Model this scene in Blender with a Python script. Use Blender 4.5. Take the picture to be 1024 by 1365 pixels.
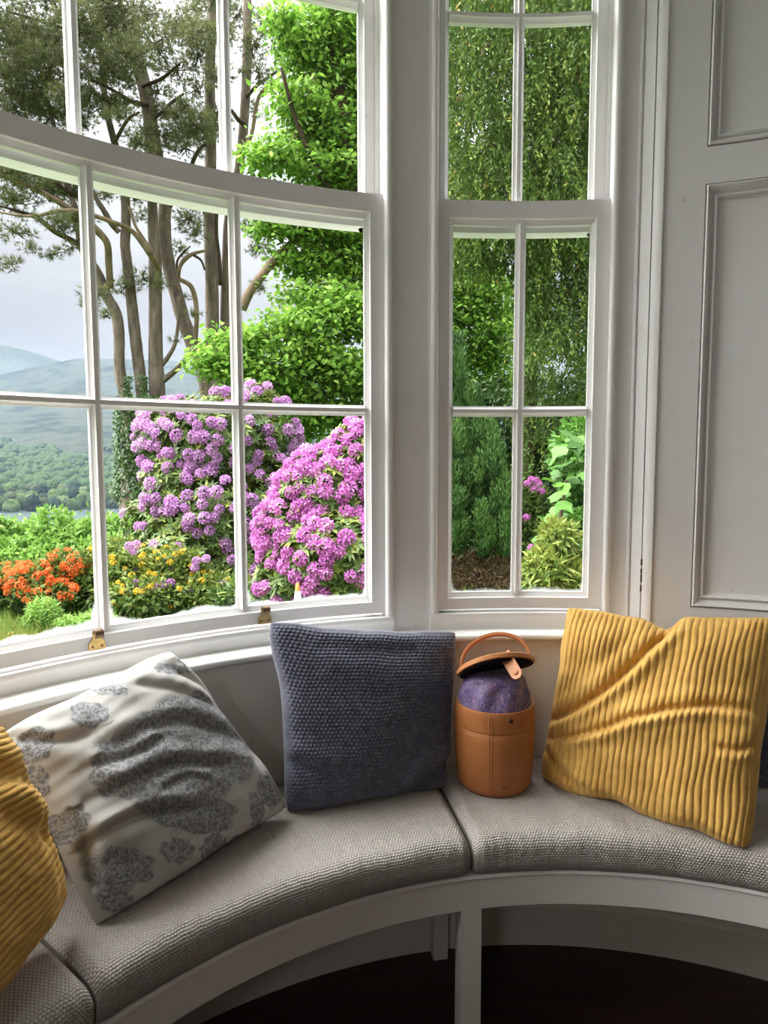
import bpy, bmesh, math, random
import numpy as np
from mathutils import Vector, Matrix

for o in list(bpy.data.objects):
    bpy.data.objects.remove(o)
SC = bpy.context.scene
COL = SC.collection
rng = np.random.default_rng(7)
random.seed(7)
rad = math.radians

# ------------------------------------------------------------------ camera
# the bay window is an arc about the world origin; floor at z = 0; metres
FPX, PITCH, ROLL = 907.0, rad(4.968), rad(-0.166)
CAM = np.array([-0.348, -0.301, 1.24])
_c, _s = math.cos(PITCH), math.sin(PITCH)
_cr, _sr = math.cos(ROLL), math.sin(ROLL)
V_FWD = np.array([0, _c, -_s])
_up0 = np.array([0, _s, _c])
_rt0 = np.array([1.0, 0, 0])
V_RT = _cr * _rt0 + _sr * _up0
V_UP = -_sr * _rt0 + _cr * _up0
cam_d = bpy.data.cameras.new('camera')
cam_d.sensor_fit = 'HORIZONTAL'
cam_d.sensor_width = 36.0
cam_d.lens = 36.0 * FPX / 1024.0
cam_d.clip_start = 0.02
cam_d.clip_end = 20000
cam = bpy.data.objects.new('camera', cam_d)
COL.objects.link(cam)
M = Matrix.Identity(4)
for i in range(3):
    M[i][0] = V_RT[i]; M[i][1] = V_UP[i]; M[i][2] = -V_FWD[i]; M[i][3] = CAM[i]
cam.matrix_world = M
SC.camera = cam

# ------------------------------------------------------------------ colour management
SC.view_settings.view_transform = 'Standard'
SC.view_settings.look = 'None'
SC.view_settings.gamma = 1.0
SC.view_settings.use_curve_mapping = False
SC.view_settings.exposure = 1.15
SC.cycles.use_denoising = True
SC.cycles.max_bounces = 10
SC.cycles.diffuse_bounces = 6
SC.cycles.transmission_bounces = 6
SC.cycles.transparent_max_bounces = 12
SC.cycles.volume_bounces = 1
SC.cycles.caustics_reflective = False
SC.cycles.caustics_refractive = False

# ------------------------------------------------------------------ sky: bright overcast
SKY_GAIN = 1.0
world = bpy.data.worlds.new('overcast_sky')
SC.world = world
world.use_nodes = True
wt = world.node_tree
wt.nodes.clear()
def wn(t, **k):
    n = wt.nodes.new(t)
    for a, b in k.items():
        setattr(n, a, b)
    return n
w_tc = wn('ShaderNodeTexCoord')
w_sep = wn('ShaderNodeSeparateXYZ')
wt.links.new(w_tc.outputs['Generated'], w_sep.inputs[0])
w_map = wn('ShaderNodeMapping'); w_map.inputs['Scale'].default_value = (1, 1, 3.2)
wt.links.new(w_tc.outputs['Generated'], w_map.inputs[0])
w_noi = wn('ShaderNodeTexNoise'); w_noi.inputs['Scale'].default_value = 3.4
w_noi.inputs['Detail'].default_value = 6; w_noi.inputs['Roughness'].default_value = 0.55
wt.links.new(w_map.outputs[0], w_noi.inputs['Vector'])
w_cl = wn('ShaderNodeMapRange')
w_cl.inputs['From Min'].default_value = 0.3; w_cl.inputs['From Max'].default_value = 0.7
w_cl.inputs['To Min'].default_value = 0.80; w_cl.inputs['To Max'].default_value = 1.08
wt.links.new(w_noi.outputs[0], w_cl.inputs['Value'])
# overcast sky: brighter towards the zenith (CIE overcast law), dull ground colour below the horizon
w_gr = wn('ShaderNodeValToRGB')
els = w_gr.color_ramp.elements
els[0].position = 0.0; els[0].color = (0.10, 0.12, 0.08, 1)
els[1].position = 1.0; els[1].color = (2.9, 2.95, 3.0, 1)
for p_, c_ in ((0.49, (0.12, 0.13, 0.10)), (0.505, (0.24, 0.238, 0.245)), (0.60, (0.275, 0.27, 0.275)), (0.70, (0.62, 0.625, 0.645)), (0.85, (2.0, 2.05, 2.1))):
    e = els.new(p_); e.color = (*c_, 1)
w_half = wn('ShaderNodeMath', operation='MULTIPLY_ADD')
w_half.inputs[1].default_value = 0.5; w_half.inputs[2].default_value = 0.5
wt.links.new(w_sep.outputs[2], w_half.inputs[0])
wt.links.new(w_half.outputs[0], w_gr.inputs[0])
w_mul = wn('ShaderNodeVectorMath', operation='SCALE')
wt.links.new(w_gr.outputs[0], w_mul.inputs[0])
wt.links.new(w_cl.outputs[0], w_mul.inputs['Scale'])
w_bg = wn('ShaderNodeBackground'); w_bg.inputs['Strength'].default_value = SKY_GAIN
wt.links.new(w_mul.outputs[0], w_bg.inputs['Color'])
w_out = wn('ShaderNodeOutputWorld')
wt.links.new(w_bg.outputs[0], w_out.inputs['Surface'])

# thin cloud lets a very soft sun through
sun_d = bpy.data.lights.new('veiled_sun', 'SUN')
sun_d.energy = 8.5
sun_d.angle = rad(80)
sun_d.color = (1.0, 0.99, 0.98)
sun = bpy.data.objects.new('veiled_sun', sun_d)
COL.objects.link(sun)
sun.rotation_euler = Vector((0.60, -0.10, -0.79)).to_track_quat('-Z', 'Y').to_euler()

# ------------------------------------------------------------------ helpers: pixels to rays
def ray(px, py):
    x = (px - 512.0) / FPX; y = -(py - 682.5) / FPX
    return V_FWD + x * V_RT + y * V_UP
def W(px, py, d):
    """point on the ray through a photo pixel at depth d (metres along +Y)"""
    r = ray(px, py)
    return CAM + r * (d / r[1])
def on_cyl(px, py, R):
    """point where the ray meets the vertical cylinder of radius R about the bay centre"""
    d = ray(px, py)
    a = d[0]**2 + d[1]**2; b = d[0]*CAM[0] + d[1]*CAM[1]; c = CAM[0]**2 + CAM[1]**2 - R*R
    t = (-b + math.sqrt(b*b - a*c)) / a
    return CAM + d * t
def ang(px, R, py=540):
    p = on_cyl(px, py, R)
    return math.degrees(math.atan2(p[0], p[1]))
def er(a):
    a = rad(a); return np.array([math.sin(a), math.cos(a), 0.0])
def et(a):
    a = rad(a); return np.array([math.cos(a), -math.sin(a), 0.0])
def pol(a, r, z):
    return (r * math.sin(rad(a)), r * math.cos(rad(a)), z)

# ------------------------------------------------------------------ helpers: objects
def tag(o, label=None, cat=None, group=None, kind=None):
    if label: o['label'] = label
    if cat: o['category'] = cat
    if group: o['group'] = group
    if kind: o['kind'] = kind
    return o
def empty(name, loc=(0, 0, 0)):
    o = bpy.data.objects.new(name, None)
    o.empty_display_size = 0.05
    COL.objects.link(o)
    o.location = loc
    return o
def link(name, me, parent=None, mat=None):
    o = bpy.data.objects.new(name, me)
    COL.objects.link(o)
    if mat is not None and not me.materials:
        me.materials.append(mat)
    if parent is not None:
        # meshes are given in world metres: undo the parent's place
        o.parent = parent
        p, off = parent, Vector((0, 0, 0))
        while p is not None:
            off += p.location; p = p.parent
        o.location = -off
    return o
class MB:
    def __init__(s): s.v = []; s.f = []
    def add(s, vs, fs):
        k = len(s.v); s.v += [tuple(map(float, p)) for p in vs]; s.f += [tuple(i + k for i in f) for f in fs]
        return s
    def hexa(s, p):
        return s.add(p, [(0,1,2,3),(7,6,5,4),(0,4,5,1),(1,5,6,2),(2,6,7,3),(3,7,4,0)])
    def box(s, lo, hi):
        (x0,y0,z0),(x1,y1,z1) = lo, hi
        return s.hexa([(x0,y0,z0),(x1,y0,z0),(x1,y1,z0),(x0,y1,z0),(x0,y0,z1),(x1,y0,z1),(x1,y1,z1),(x0,y1,z1)])
    def sweep(s, prof, a0, a1, step=1.0, caps=True):
        """closed (r, z) profile swept round the bay from angle a0 to a1"""
        n = max(1, int(math.ceil(abs(a1 - a0) / step))); m = len(prof)
        vs = [pol(a0 + (a1 - a0) * i / n, r, z) for i in range(n + 1) for r, z in prof]
        fs = [(i*m + j, i*m + (j+1) % m, (i+1)*m + (j+1) % m, (i+1)*m + j) for i in range(n) for j in range(m)]
        if caps: fs += [tuple(range(m))[::-1], tuple(n*m + j for j in range(m))]
        return s.add(vs, fs)
    def arcbox(s, a0, a1, r0, r1, z0, z1, step=1.0):
        return s.sweep([(r0, z0), (r1, z0), (r1, z1), (r0, z1)], a0, a1, step)
    def post(s, prof, a, z0, z1):
        """closed (t, r) profile at angle a, t along the arc, extruded up"""
        m = len(prof); e, t = er(a), et(a)
        b = [e * r + t * q for q, r in prof]
        vs = [(p[0], p[1], z0) for p in b] + [(p[0], p[1], z1) for p in b]
        fs = [(j, (j+1) % m, m + (j+1) % m, m + j) for j in range(m)] + [tuple(range(m))[::-1], tuple(range(m, 2*m))]
        return s.add(vs, fs)
    def strip(s, pts, z0, z1, nz=1):
        """open plan polyline (angle, r) extruded up"""
        m = len(pts); vs = []
        for k in range(nz + 1):
            z = z0 + (z1 - z0) * k / nz
            vs += [pol(a, r, z) for a, r in pts]
        return s.add(vs, [(k*m + j, k*m + j+1, (k+1)*m + j+1, (k+1)*m + j) for k in range(nz) for j in range(m-1)])
    def patch(s, a0, a1, z0, z1, r, step=1.0):
        n = max(1, int(math.ceil((a1-a0)/step)))
        return s.strip([(a0 + (a1-a0)*i/n, r) for i in range(n+1)], z0, z1)
    def tube(s, pts, rr, n=8, caps=True):
        pts = [np.array(p, float) for p in pts]; m = len(pts); vs = []
        ref = np.array([0.31, 0.17, 0.93])
        for i, p in enumerate(pts):
            d = pts[min(i+1, m-1)] - pts[max(i-1, 0)]; d = d / (np.linalg.norm(d) + 1e-12)
            u = np.cross(d, ref)
            if np.linalg.norm(u) < 0.15: u = np.cross(d, np.array([1.0, 0, 0]))
            u /= np.linalg.norm(u); w = np.cross(d, u)
            r = rr[i] if hasattr(rr, '__len__') else rr
            for k in range(n):
                th = 2*math.pi*k/n
                vs.append(p + r*(math.cos(th)*u + math.sin(th)*w))
        fs = [(i*n+k, i*n+(k+1)%n, (i+1)*n+(k+1)%n, (i+1)*n+k) for i in range(m-1) for k in range(n)]
        if caps: fs += [tuple(range(n))[::-1], tuple((m-1)*n+k for k in range(n))]
        return s.add(vs, fs)
    def lathe(s, prof, c=(0,0,0), n=32, caps=True):
        m = len(prof)
        vs = [(c[0]+r*math.cos(2*math.pi*k/n), c[1]+r*math.sin(2*math.pi*k/n), c[2]+z) for r, z in prof for k in range(n)]
        fs = [(i*n+k, i*n+(k+1)%n, (i+1)*n+(k+1)%n, (i+1)*n+k) for i in range(m-1) for k in range(n)]
        if caps: fs += [tuple(range(n))[::-1], tuple((m-1)*n+k for k in range(n))]
        return s.add(vs, fs)
    def mesh(s, name, smooth=False, angle=None):
        me = bpy.data.meshes.new(name)
        me.from_pydata(s.v, [], s.f)
        bm = bmesh.new(); bm.from_mesh(me)
        bmesh.ops.recalc_face_normals(bm, faces=bm.faces)
        bm.to_mesh(me); bm.free()
        if smooth:
            me.polygons.foreach_set('use_smooth', [True]*len(me.polygons))
            if angle: me.set_sharp_from_angle(angle=rad(angle))
        me.update()
        return me
    def build(s, name, mat, parent=None, smooth=False, angle=None):
        return link(name, s.mesh(name, smooth, angle), parent, mat)
def np_mesh(name, verts, faces, mat=None, attrs=None, smooth=False, uv=None):
    verts = np.asarray(verts, np.float32); faces = np.asarray(faces, np.int32)
    me = bpy.data.meshes.new(name)
    nf, k = faces.shape
    me.vertices.add(len(verts)); me.vertices.foreach_set('co', verts.ravel())
    me.loops.add(nf*k); me.loops.foreach_set('vertex_index', faces.ravel())
    me.polygons.add(nf)
    me.polygons.foreach_set('loop_start', np.arange(0, nf*k, k, dtype=np.int32))
    me.polygons.foreach_set('loop_total', np.full(nf, k, np.int32))
    for an, av in (attrs or {}).items():
        at = me.attributes.new(an, 'FLOAT', 'POINT'); at.data.foreach_set('value', np.asarray(av, np.float32))
    if uv is not None:
        ul = me.uv_layers.new(name='UVMap')
        ul.data.foreach_set('uv', np.asarray(uv, np.float32)[faces.ravel()].ravel())
    me.update(calc_edges=True)
    if smooth: me.polygons.foreach_set('use_smooth', np.ones(nf, bool))
    if mat: me.materials.append(mat)
    me.validate()
    return me
def catmull(P, n=6):
    P = np.asarray(P, float); Q = np.vstack([2*P[0]-P[1], P, 2*P[-1]-P[-2]]); out = []
    for i in range(1, len(Q)-2):
        for k in range(n):
            t = k/n
            out.append(0.5*((2*Q[i]) + (Q[i+1]-Q[i-1])*t + (2*Q[i-1]-5*Q[i]+4*Q[i+1]-Q[i+2])*t*t + (3*Q[i]-Q[i-1]-3*Q[i+1]+Q[i+2])*t**3))
    out.append(P[-1]); return np.array(out)
def wob(x, y, z=0.0, seed=0, f=1.0):
    """smooth pseudo-noise in about [-1, 1]"""
    r = np.random.default_rng(seed); o = 0
    for i in range(6):
        k = r.normal(size=3) * f * (0.7 + 0.5*i); p = r.uniform(0, 6.28)
        o = o + np.sin(k[0]*x + k[1]*y + k[2]*z + p) / (1 + 0.4*i)
    return o / 3.0

# ------------------------------------------------------------------ helpers: materials
class NT:
    def __init__(s, m): s.t = m.node_tree
    def n(s, typ, ins=None, **k):
        nd = s.t.nodes.new(typ)
        for a, b in k.items(): setattr(nd, a, b)
        for key, val in (ins or {}).items():
            if isinstance(val, bpy.types.NodeSocket): s.t.links.new(val, nd.inputs[key])
            else: nd.inputs[key].default_value = val
        return nd
    def math(s, op, a, b=0.0, c=0.0):
        return s.n('ShaderNodeMath', {0: a, 1: b, 2: c}, operation=op).outputs[0]
    def mix(s, fac, a, b):
        nd = s.n('ShaderNodeMix', data_type='RGBA')
        for k, v in ((0, fac), (6, a), (7, b)):
            if isinstance(v, bpy.types.NodeSocket): s.t.links.new(v, nd.inputs[k])
            else: nd.inputs[k].default_value = v
        return nd.outputs[2]
    def ramp(s, fac, stops):
        nd = s.n('ShaderNodeValToRGB'); s.t.links.new(fac, nd.inputs[0]); e = nd.color_ramp.elements
        while len(e) < len(stops): e.new(0.5)
        for q, (p, c) in zip(e, stops): q.position = p; q.color = (*c, 1)
        return nd.outputs[0]
    def noise(s, scale, detail=3, rough=0.5, vec=None, dist=0.0):
        nd = s.n('ShaderNodeTexNoise', {'Scale': scale, 'Detail': detail, 'Roughness': rough, 'Distortion': dist})
        if vec is not None: s.t.links.new(vec, nd.inputs['Vector'])
        return nd.outputs[0]
    def obj(s): return s.n('ShaderNodeTexCoord').outputs['Object']
    def uv(s): return s.n('ShaderNodeTexCoord').outputs['UV']
    def attr(s, name): return s.n('ShaderNodeAttribute', attribute_name=name).outputs['Fac']
    def bump(s, h, strength=0.5, dist=0.01):
        return s.n('ShaderNodeBump', {'Height': h, 'Strength': strength, 'Distance': dist}).outputs[0]
def new_mat(name):
    m = bpy.data.materials.new(name); m.use_nodes = True
    t = m.node_tree; t.nodes.clear()
    nt = NT(m)
    out = nt.n('ShaderNodeOutputMaterial')
    return m, nt, out
def principled(name, col, rough=0.5, spec=0.5, metal=0.0, var=None, bump=None, sheen=0.0):
    """var = (scale, amount) colour mottling; bump = (scale, strength, dist)"""
    m, nt, out = new_mat(name)
    b = nt.n('ShaderNodeBsdfPrincipled', {'Roughness': rough, 'Metallic': metal, 'Specular IOR Level': spec})
    if sheen: b.inputs['Sheen Weight'].default_value = sheen; b.inputs['Sheen Roughness'].default_value = 0.4
    co = nt.obj()
    if var:
        f = nt.noise(var[0], 4, 0.6, co)
        f = nt.n('ShaderNodeMapRange', {0: f, 1: 0.3, 2: 0.7}).outputs[0]
        d = tuple(c*(1-var[1]) for c in col) + (1,)
        nt.t.links.new(nt.mix(f, d, (*col, 1)), b.inputs['Base Color'])
    else: b.inputs['Base Color'].default_value = (*col, 1)
    if bump:
        nt.t.links.new(nt.bump(nt.noise(bump[0], 4, 0.6, co), bump[1], bump[2]), b.inputs['Normal'])
    nt.t.links.new(b.outputs[0], out.inputs[0])
    return m
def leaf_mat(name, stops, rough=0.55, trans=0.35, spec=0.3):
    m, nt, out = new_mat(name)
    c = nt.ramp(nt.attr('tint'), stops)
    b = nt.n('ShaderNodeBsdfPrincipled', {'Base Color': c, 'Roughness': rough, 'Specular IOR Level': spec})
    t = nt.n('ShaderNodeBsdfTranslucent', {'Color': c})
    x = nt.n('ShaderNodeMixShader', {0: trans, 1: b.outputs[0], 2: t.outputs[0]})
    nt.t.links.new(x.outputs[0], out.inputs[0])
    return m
def stitch(nt, uv, nu, nv, stagger=0.5):
    """rounded stitch heights on a nu x nv grid, every other row shifted"""
    s = nt.n('ShaderNodeSeparateXYZ', {0: uv})
    v = nt.math('MULTIPLY', s.outputs[1], nv)
    row = nt.math('MULTIPLY', nt.math('MODULO', nt.math('FLOOR', v), 2.0), stagger)
    u = nt.math('ADD', nt.math('MULTIPLY', s.outputs[0], nu), row)
    a = nt.math('ABSOLUTE', nt.math('SINE', nt.math('MULTIPLY', u, math.pi)))
    b = nt.math('ABSOLUTE', nt.math('SINE', nt.math('MULTIPLY', v, math.pi)))
    return nt.math('POWER', nt.math('MULTIPLY', a, b), 0.6)

# ================================================================== MATERIALS OF THE ROOM
def paint_mat(name, col, rough=0.42):
    m, nt, out = new_mat(name)
    co = nt.obj()
    big = nt.n('ShaderNodeMapRange', {0: nt.noise(5.0, 5, 0.6, co), 1: 0.35, 2: 0.7}).outputs[0]
    c = nt.mix(big, (col[0]*0.93, col[1]*0.925, col[2]*0.91, 1), (*col, 1))
    # small chips and grime
    chip = nt.n('ShaderNodeMapRange', {0: nt.noise(38.0, 3, 0.6, co), 1: 0.72, 2: 0.76}).outputs[0]
    c = nt.mix(nt.math('MULTIPLY', chip, 0.35), c, (0.30, 0.27, 0.23, 1))
    b = nt.n('ShaderNodeBsdfPrincipled', {'Base Color': c, 'Roughness': rough, 'Specular IOR Level': 0.4})
    mp = nt.n('ShaderNodeMapping', {0: co}); mp.inputs['Scale'].default_value = (60, 60, 6)
    nt.t.links.new(nt.bump(nt.noise(1.0, 4, 0.6, mp.outputs[0]), 0.12, 0.002), b.inputs['Normal'])
    nt.t.links.new(b.outputs[0], out.inputs[0])
    return m
M_PAINT = paint_mat('white_gloss_paint', (0.83, 0.815, 0.815))
M_WALL = paint_mat('off_white_wall_paint', (0.78, 0.765, 0.765), 0.5)
M_SILL = paint_mat('window_board_paint', (0.85, 0.845, 0.83), 0.35)
M_PANEL = paint_mat('panelling_paint', (0.78, 0.77, 0.775), 0.45)
M_APRON = paint_mat('apron_wall_paint', (0.74, 0.69, 0.63), 0.55)
M_BENCH = paint_mat('bench_paint', (0.74, 0.70, 0.68), 0.5)
M_STONE = principled('outer_stone', (0.42, 0.40, 0.36), 0.8, var=(4, 0.3), bump=(30, 0.4, 0.01))
M_CEIL = principled('ceiling_paint', (0.72, 0.71, 0.69), 0.8)
M_BRASS = principled('aged_brass', (0.72, 0.50, 0.20), 0.33, metal=0.9, var=(60, 0.45))
M_DARKBRASS = principled('tarnished_brass', (0.20, 0.13, 0.07), 0.45, metal=0.7)
M_ROOMWALL = principled('room_wall_paint', (0.72, 0.68, 0.63), 0.7)

def glass_mat():
    m, nt, out = new_mat('old_window_glass')
    tr = nt.n('ShaderNodeBsdfTransparent', {'Color': (0.97, 0.985, 0.975, 1)})
    gl = nt.n('ShaderNodeBsdfGlossy', {'Roughness': 0.015, 'Color': (1, 1, 1, 1)})
    fr = nt.n('ShaderNodeFresnel', {'IOR': 1.45})
    h = nt.bump(nt.noise(6.0, 2, 0.5, nt.obj()), 0.05, 0.02)
    nt.t.links.new(h, gl.inputs['Normal'])
    g = nt.n('ShaderNodeMixShader', {0: fr.outputs[0], 1: tr.outputs[0], 2: gl.outputs[0]})
    # old paint and lime film along the lower edge and corners (uv in metres from the pane's lower left)
    uv = nt.n('ShaderNodeSeparateXYZ', {0: nt.uv()})
    wdt = nt.attr('pane_w')
    u, v = uv.outputs[0], uv.outputs[1]
    ed = nt.math('MINIMUM', u, nt.math('SUBTRACT', wdt, u))
    nz = nt.noise(9.0, 4, 0.6, nt.obj())
    nz = nt.math('MULTIPLY', nt.math('MULTIPLY', nt.math('SUBTRACT', nz, 0.43), 0.062), nt.attr('smear'))
    low = nt.math('SUBTRACT', nz, v)                       # bottom film
    cor = nt.math('SUBTRACT', nt.math('ADD', nz, 0.003), nt.math('ADD', nt.math('MULTIPLY', v, 0.25), ed))
    f = nt.math('MAXIMUM', low, cor)
    f = nt.n('ShaderNodeMapRange', {0: f, 1: -0.006, 2: 0.006}).outputs[0]
    f = nt.math('MULTIPLY', f, 0.8)
    f = nt.math('MULTIPLY', f, nt.n('ShaderNodeMapRange', {0: nt.attr('smear'), 1: 0.0, 2: 0.1}).outputs[0])
    df = nt.n('ShaderNodeBsdfDiffuse', {'Color': (0.80, 0.84, 0.84, 1)})
    tl = nt.n('ShaderNodeBsdfTranslucent', {'Color': (0.80, 0.84, 0.84, 1)})
    ds = nt.n('ShaderNodeMixShader', {0: 0.5, 1: df.outputs[0], 2: tl.outputs[0]})
    x = nt.n('ShaderNodeMixShader', {0: f, 1: g.outputs[0], 2: ds.outputs[0]})
    nt.t.links.new(x.outputs[0], out.inputs[0])
    return m
M_GLASS = glass_mat()

def floor_mat():
    m, nt, out = new_mat('dark_floorboards')
    co = nt.obj()
    mp = nt.n('ShaderNodeMapping', {0: co}); mp.inputs['Scale'].default_value = (2, 22, 1)
    g = nt.noise(2.0, 5, 0.6, mp.outputs[0])
    c = nt.ramp(g, [(0.3, (0.012, 0.006, 0.004)), (0.7, (0.050, 0.020, 0.011))])
    b = nt.n('ShaderNodeBsdfPrincipled', {'Base Color': c, 'Roughness': 0.45})
    nt.t.links.new(b.outputs[0], out.inputs[0])
    return m
M_FLOOR = floor_mat()

# ================================================================== THE BAY (all arcs about the origin)
R_SASH = 1.398      # inner face of the lower sash
Z_E, Z_C, Z_A = 0.846, 1.342, 1.844      # sash foot, glazing bar, meeting rail
Z_TOP = 2.80; Z_CEIL = 3.12
AX = -40.8          # axis of the bay
WINS = [(-67.2, -14.4, 4), (-9.0, 8.1, 2)]                       # two windows in view
WINS.append((2*AX - 8.1, 2*AX + 9.0, 2))                         # the matching side window
A_END0, A_END1 = 2*AX - 49.0, 49.0
A_PAN = 13.1        # panelling starts here on the right

# masonry of the bay: piers between the windows, apron wall and head
mb = MB()
piers = [(-13.7, -8.75), (2*AX + 8.75, 2*AX + 13.7)]
for a0, a1 in piers:
    mb.arcbox(a0, a1, 1.388, 1.62, 0.80, Z_CEIL, 0.6)
mb.arcbox(8.9, A_END1, 1.395, 1.62, 0.0, Z_CEIL, 1.5)
mb.arcbox(A_END0, 2*AX - 8.9, 1.395, 1.62, 0.0, Z_CEIL, 1.5)
for a0, a1, n in WINS:
    mb.arcbox(a0 - 0.8, a1 + 0.8, 1.40, 1.62, Z_TOP + 0.02, Z_CEIL, 1.5)
    mb.sweep([(1.396, 0.775), (1.66, 0.775), (1.66, 0.80), (1.46, 0.838), (1.396, 0.832)], a0 - 0.8, a1 + 0.8, 1.5)
wall_bay = mb.build('wall_bay', M_WALL); tag(wall_bay, kind='structure')
ap = MB().arcbox(A_END0, 9.5, 1.335, 1.60, -0.80, 0.786, 1.5)
ap.arcbox(9.5, A_END1, 1.335, 1.60, -0.80, 0.786, 1.5)
o = ap.build('wall_apron', M_APRON, smooth=True, angle=30); tag(o, kind='structure')
bb = MB().sweep([(1.335, 0.0), (1.318, 0.0), (1.318, 0.10), (1.323, 0.112), (1.335, 0.12)], A_END0, A_END1, 1.5)
o = bb.build('baseboard_bay', M_APRON); tag(o, kind='structure')
# window board with rounded nose, and the bead that stands on it
nose = [(1.345, 0.786), (1.319, 0.786)] + [(1.319 - 0.008*math.sin(t), 0.794 - 0.008*math.cos(t)) for t in np.linspace(0.4, 2.74, 6)] + [(1.319, 0.802), (1.40, 0.802), (1.40, 0.786)]
o = MB().sweep(nose, A_END0, 13.5, 1.0).build('trim_1', M_SILL, smooth=True, angle=40); tag(o, kind='structure')
bead = [(1.392, 0.802), (1.376, 0.802), (1.376, 0.822), (1.372, 0.828), (1.371, 0.834), (1.374, 0.840), (1.380, 0.842), (1.384, 0.838), (1.3975, 0.838), (1.3975, 0.802)]
for i, (a0, a1, n) in enumerate(WINS):
    o = MB().sweep(bead, a0 - 0.75, a1 + 0.75, 1.0).build('trim_%d' % (2 + i), M_PAINT, smooth=True, angle=40); tag(o, kind='structure')

def bar_prof(r, s=1.0):
    """glazing bar section (t, r): moulded inside, putty slope outside"""
    return [(-.0045*s, r), (.0045*s, r), (.0055*s, r+.006), (.009*s, r+.011), (.0125*s, r+.014), (.0125*s, r+.026), (.005*s, r+.042),
            (-.005*s, r+.042), (-.0125*s, r+.026), (-.0125*s, r+.014), (-.009*s, r+.011), (-.0055*s, r+.006)]
def stile_prof(r, w, side):
    """stile: flat face of width w with an ovolo on its glass side (side = +1: glass at +t)"""
    p = [(0, r), (w - .012, r), (w - .010, r+.005), (w - .004, r+.011), (w, r+.014), (w, r+.026), (w - .008, r+.044), (0, r+.044)]
    return [(side*t, q) for t, q in p]
def pane(a0, a1, z0, z1, r, smear, parent):
    n = max(2, int((a1 - a0) / 1.0)); vs = []; uv = []; w = rad(a1 - a0) * r
    for i in range(n + 1):
        a = a0 + (a1 - a0)*i/n
        vs += [pol(a, r, z0), pol(a, r, z1)]; uv += [(w*i/n, 0), (w*i/n, z1 - z0)]
    fs = [(2*i, 2*i+2, 2*i+3, 2*i+1) for i in range(n)]
    me = np_mesh('pane', vs, fs, M_GLASS, {'pane_w': [w]*len(vs), 'smear': [smear]*len(vs)}, True, uv)
    return link('pane', me, parent)
def sash(name, a0, a1, npan, r, zb, zgb, zbar, zgt, zt, parent, smear, lifts=()):
    W_ST = 0.0435
    dst = math.degrees(W_ST / r)
    mb = MB()
    mb.post(stile_prof(r, W_ST, 1), a0, zb, zt)
    mb.post(stile_prof(r, W_ST, -1), a1, zb, zt)
    def rail(z0, zg, sgn):
        q = [(r, z0), (r, zg - sgn*.013), (r+.005, zg - sgn*.011), (r+.011, zg - sgn*.004), (r+.014, zg), (r+.026, zg), (r+.044, zg - sgn*.008), (r+.044, z0)]
        mb.sweep(q, a0 + 0.05, a1 - 0.05, 1.0)
    rail(zb, zgb, 1); rail(zt, zgt, -1)
    s = mb.build(name, M_PAINT, parent)
    ga0, ga1 = a0 + dst, a1 - dst
    step = (ga1 - ga0) / npan
    for i in range(1, npan):
        MB().post(bar_prof(r + .001), ga0 + step*i, zgb - .004, zgt + .004).build('glazing_bar', M_PAINT, s)
    hp = [(q, zbar + t) for t, q in bar_prof(r + .0015)]
    MB().sweep(hp, ga0, ga1, 1.0).build('glazing_bar', M_PAINT, s)
    for i in range(npan):
        x0, x1 = ga0 + step*i, ga0 + step*(i+1)
        d = math.degrees(.010 / r)
        pane(x0 + d*(i > 0), x1 - d*(i < npan-1), zgb, zbar - .010, r + .020, smear, s)
        pane(x0 + d*(i > 0), x1 - d*(i < npan-1), zbar + .010, zgt, r + .020, 0.0, s)
    for la in lifts: sash_lift(la, r, s)
    return s
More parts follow.
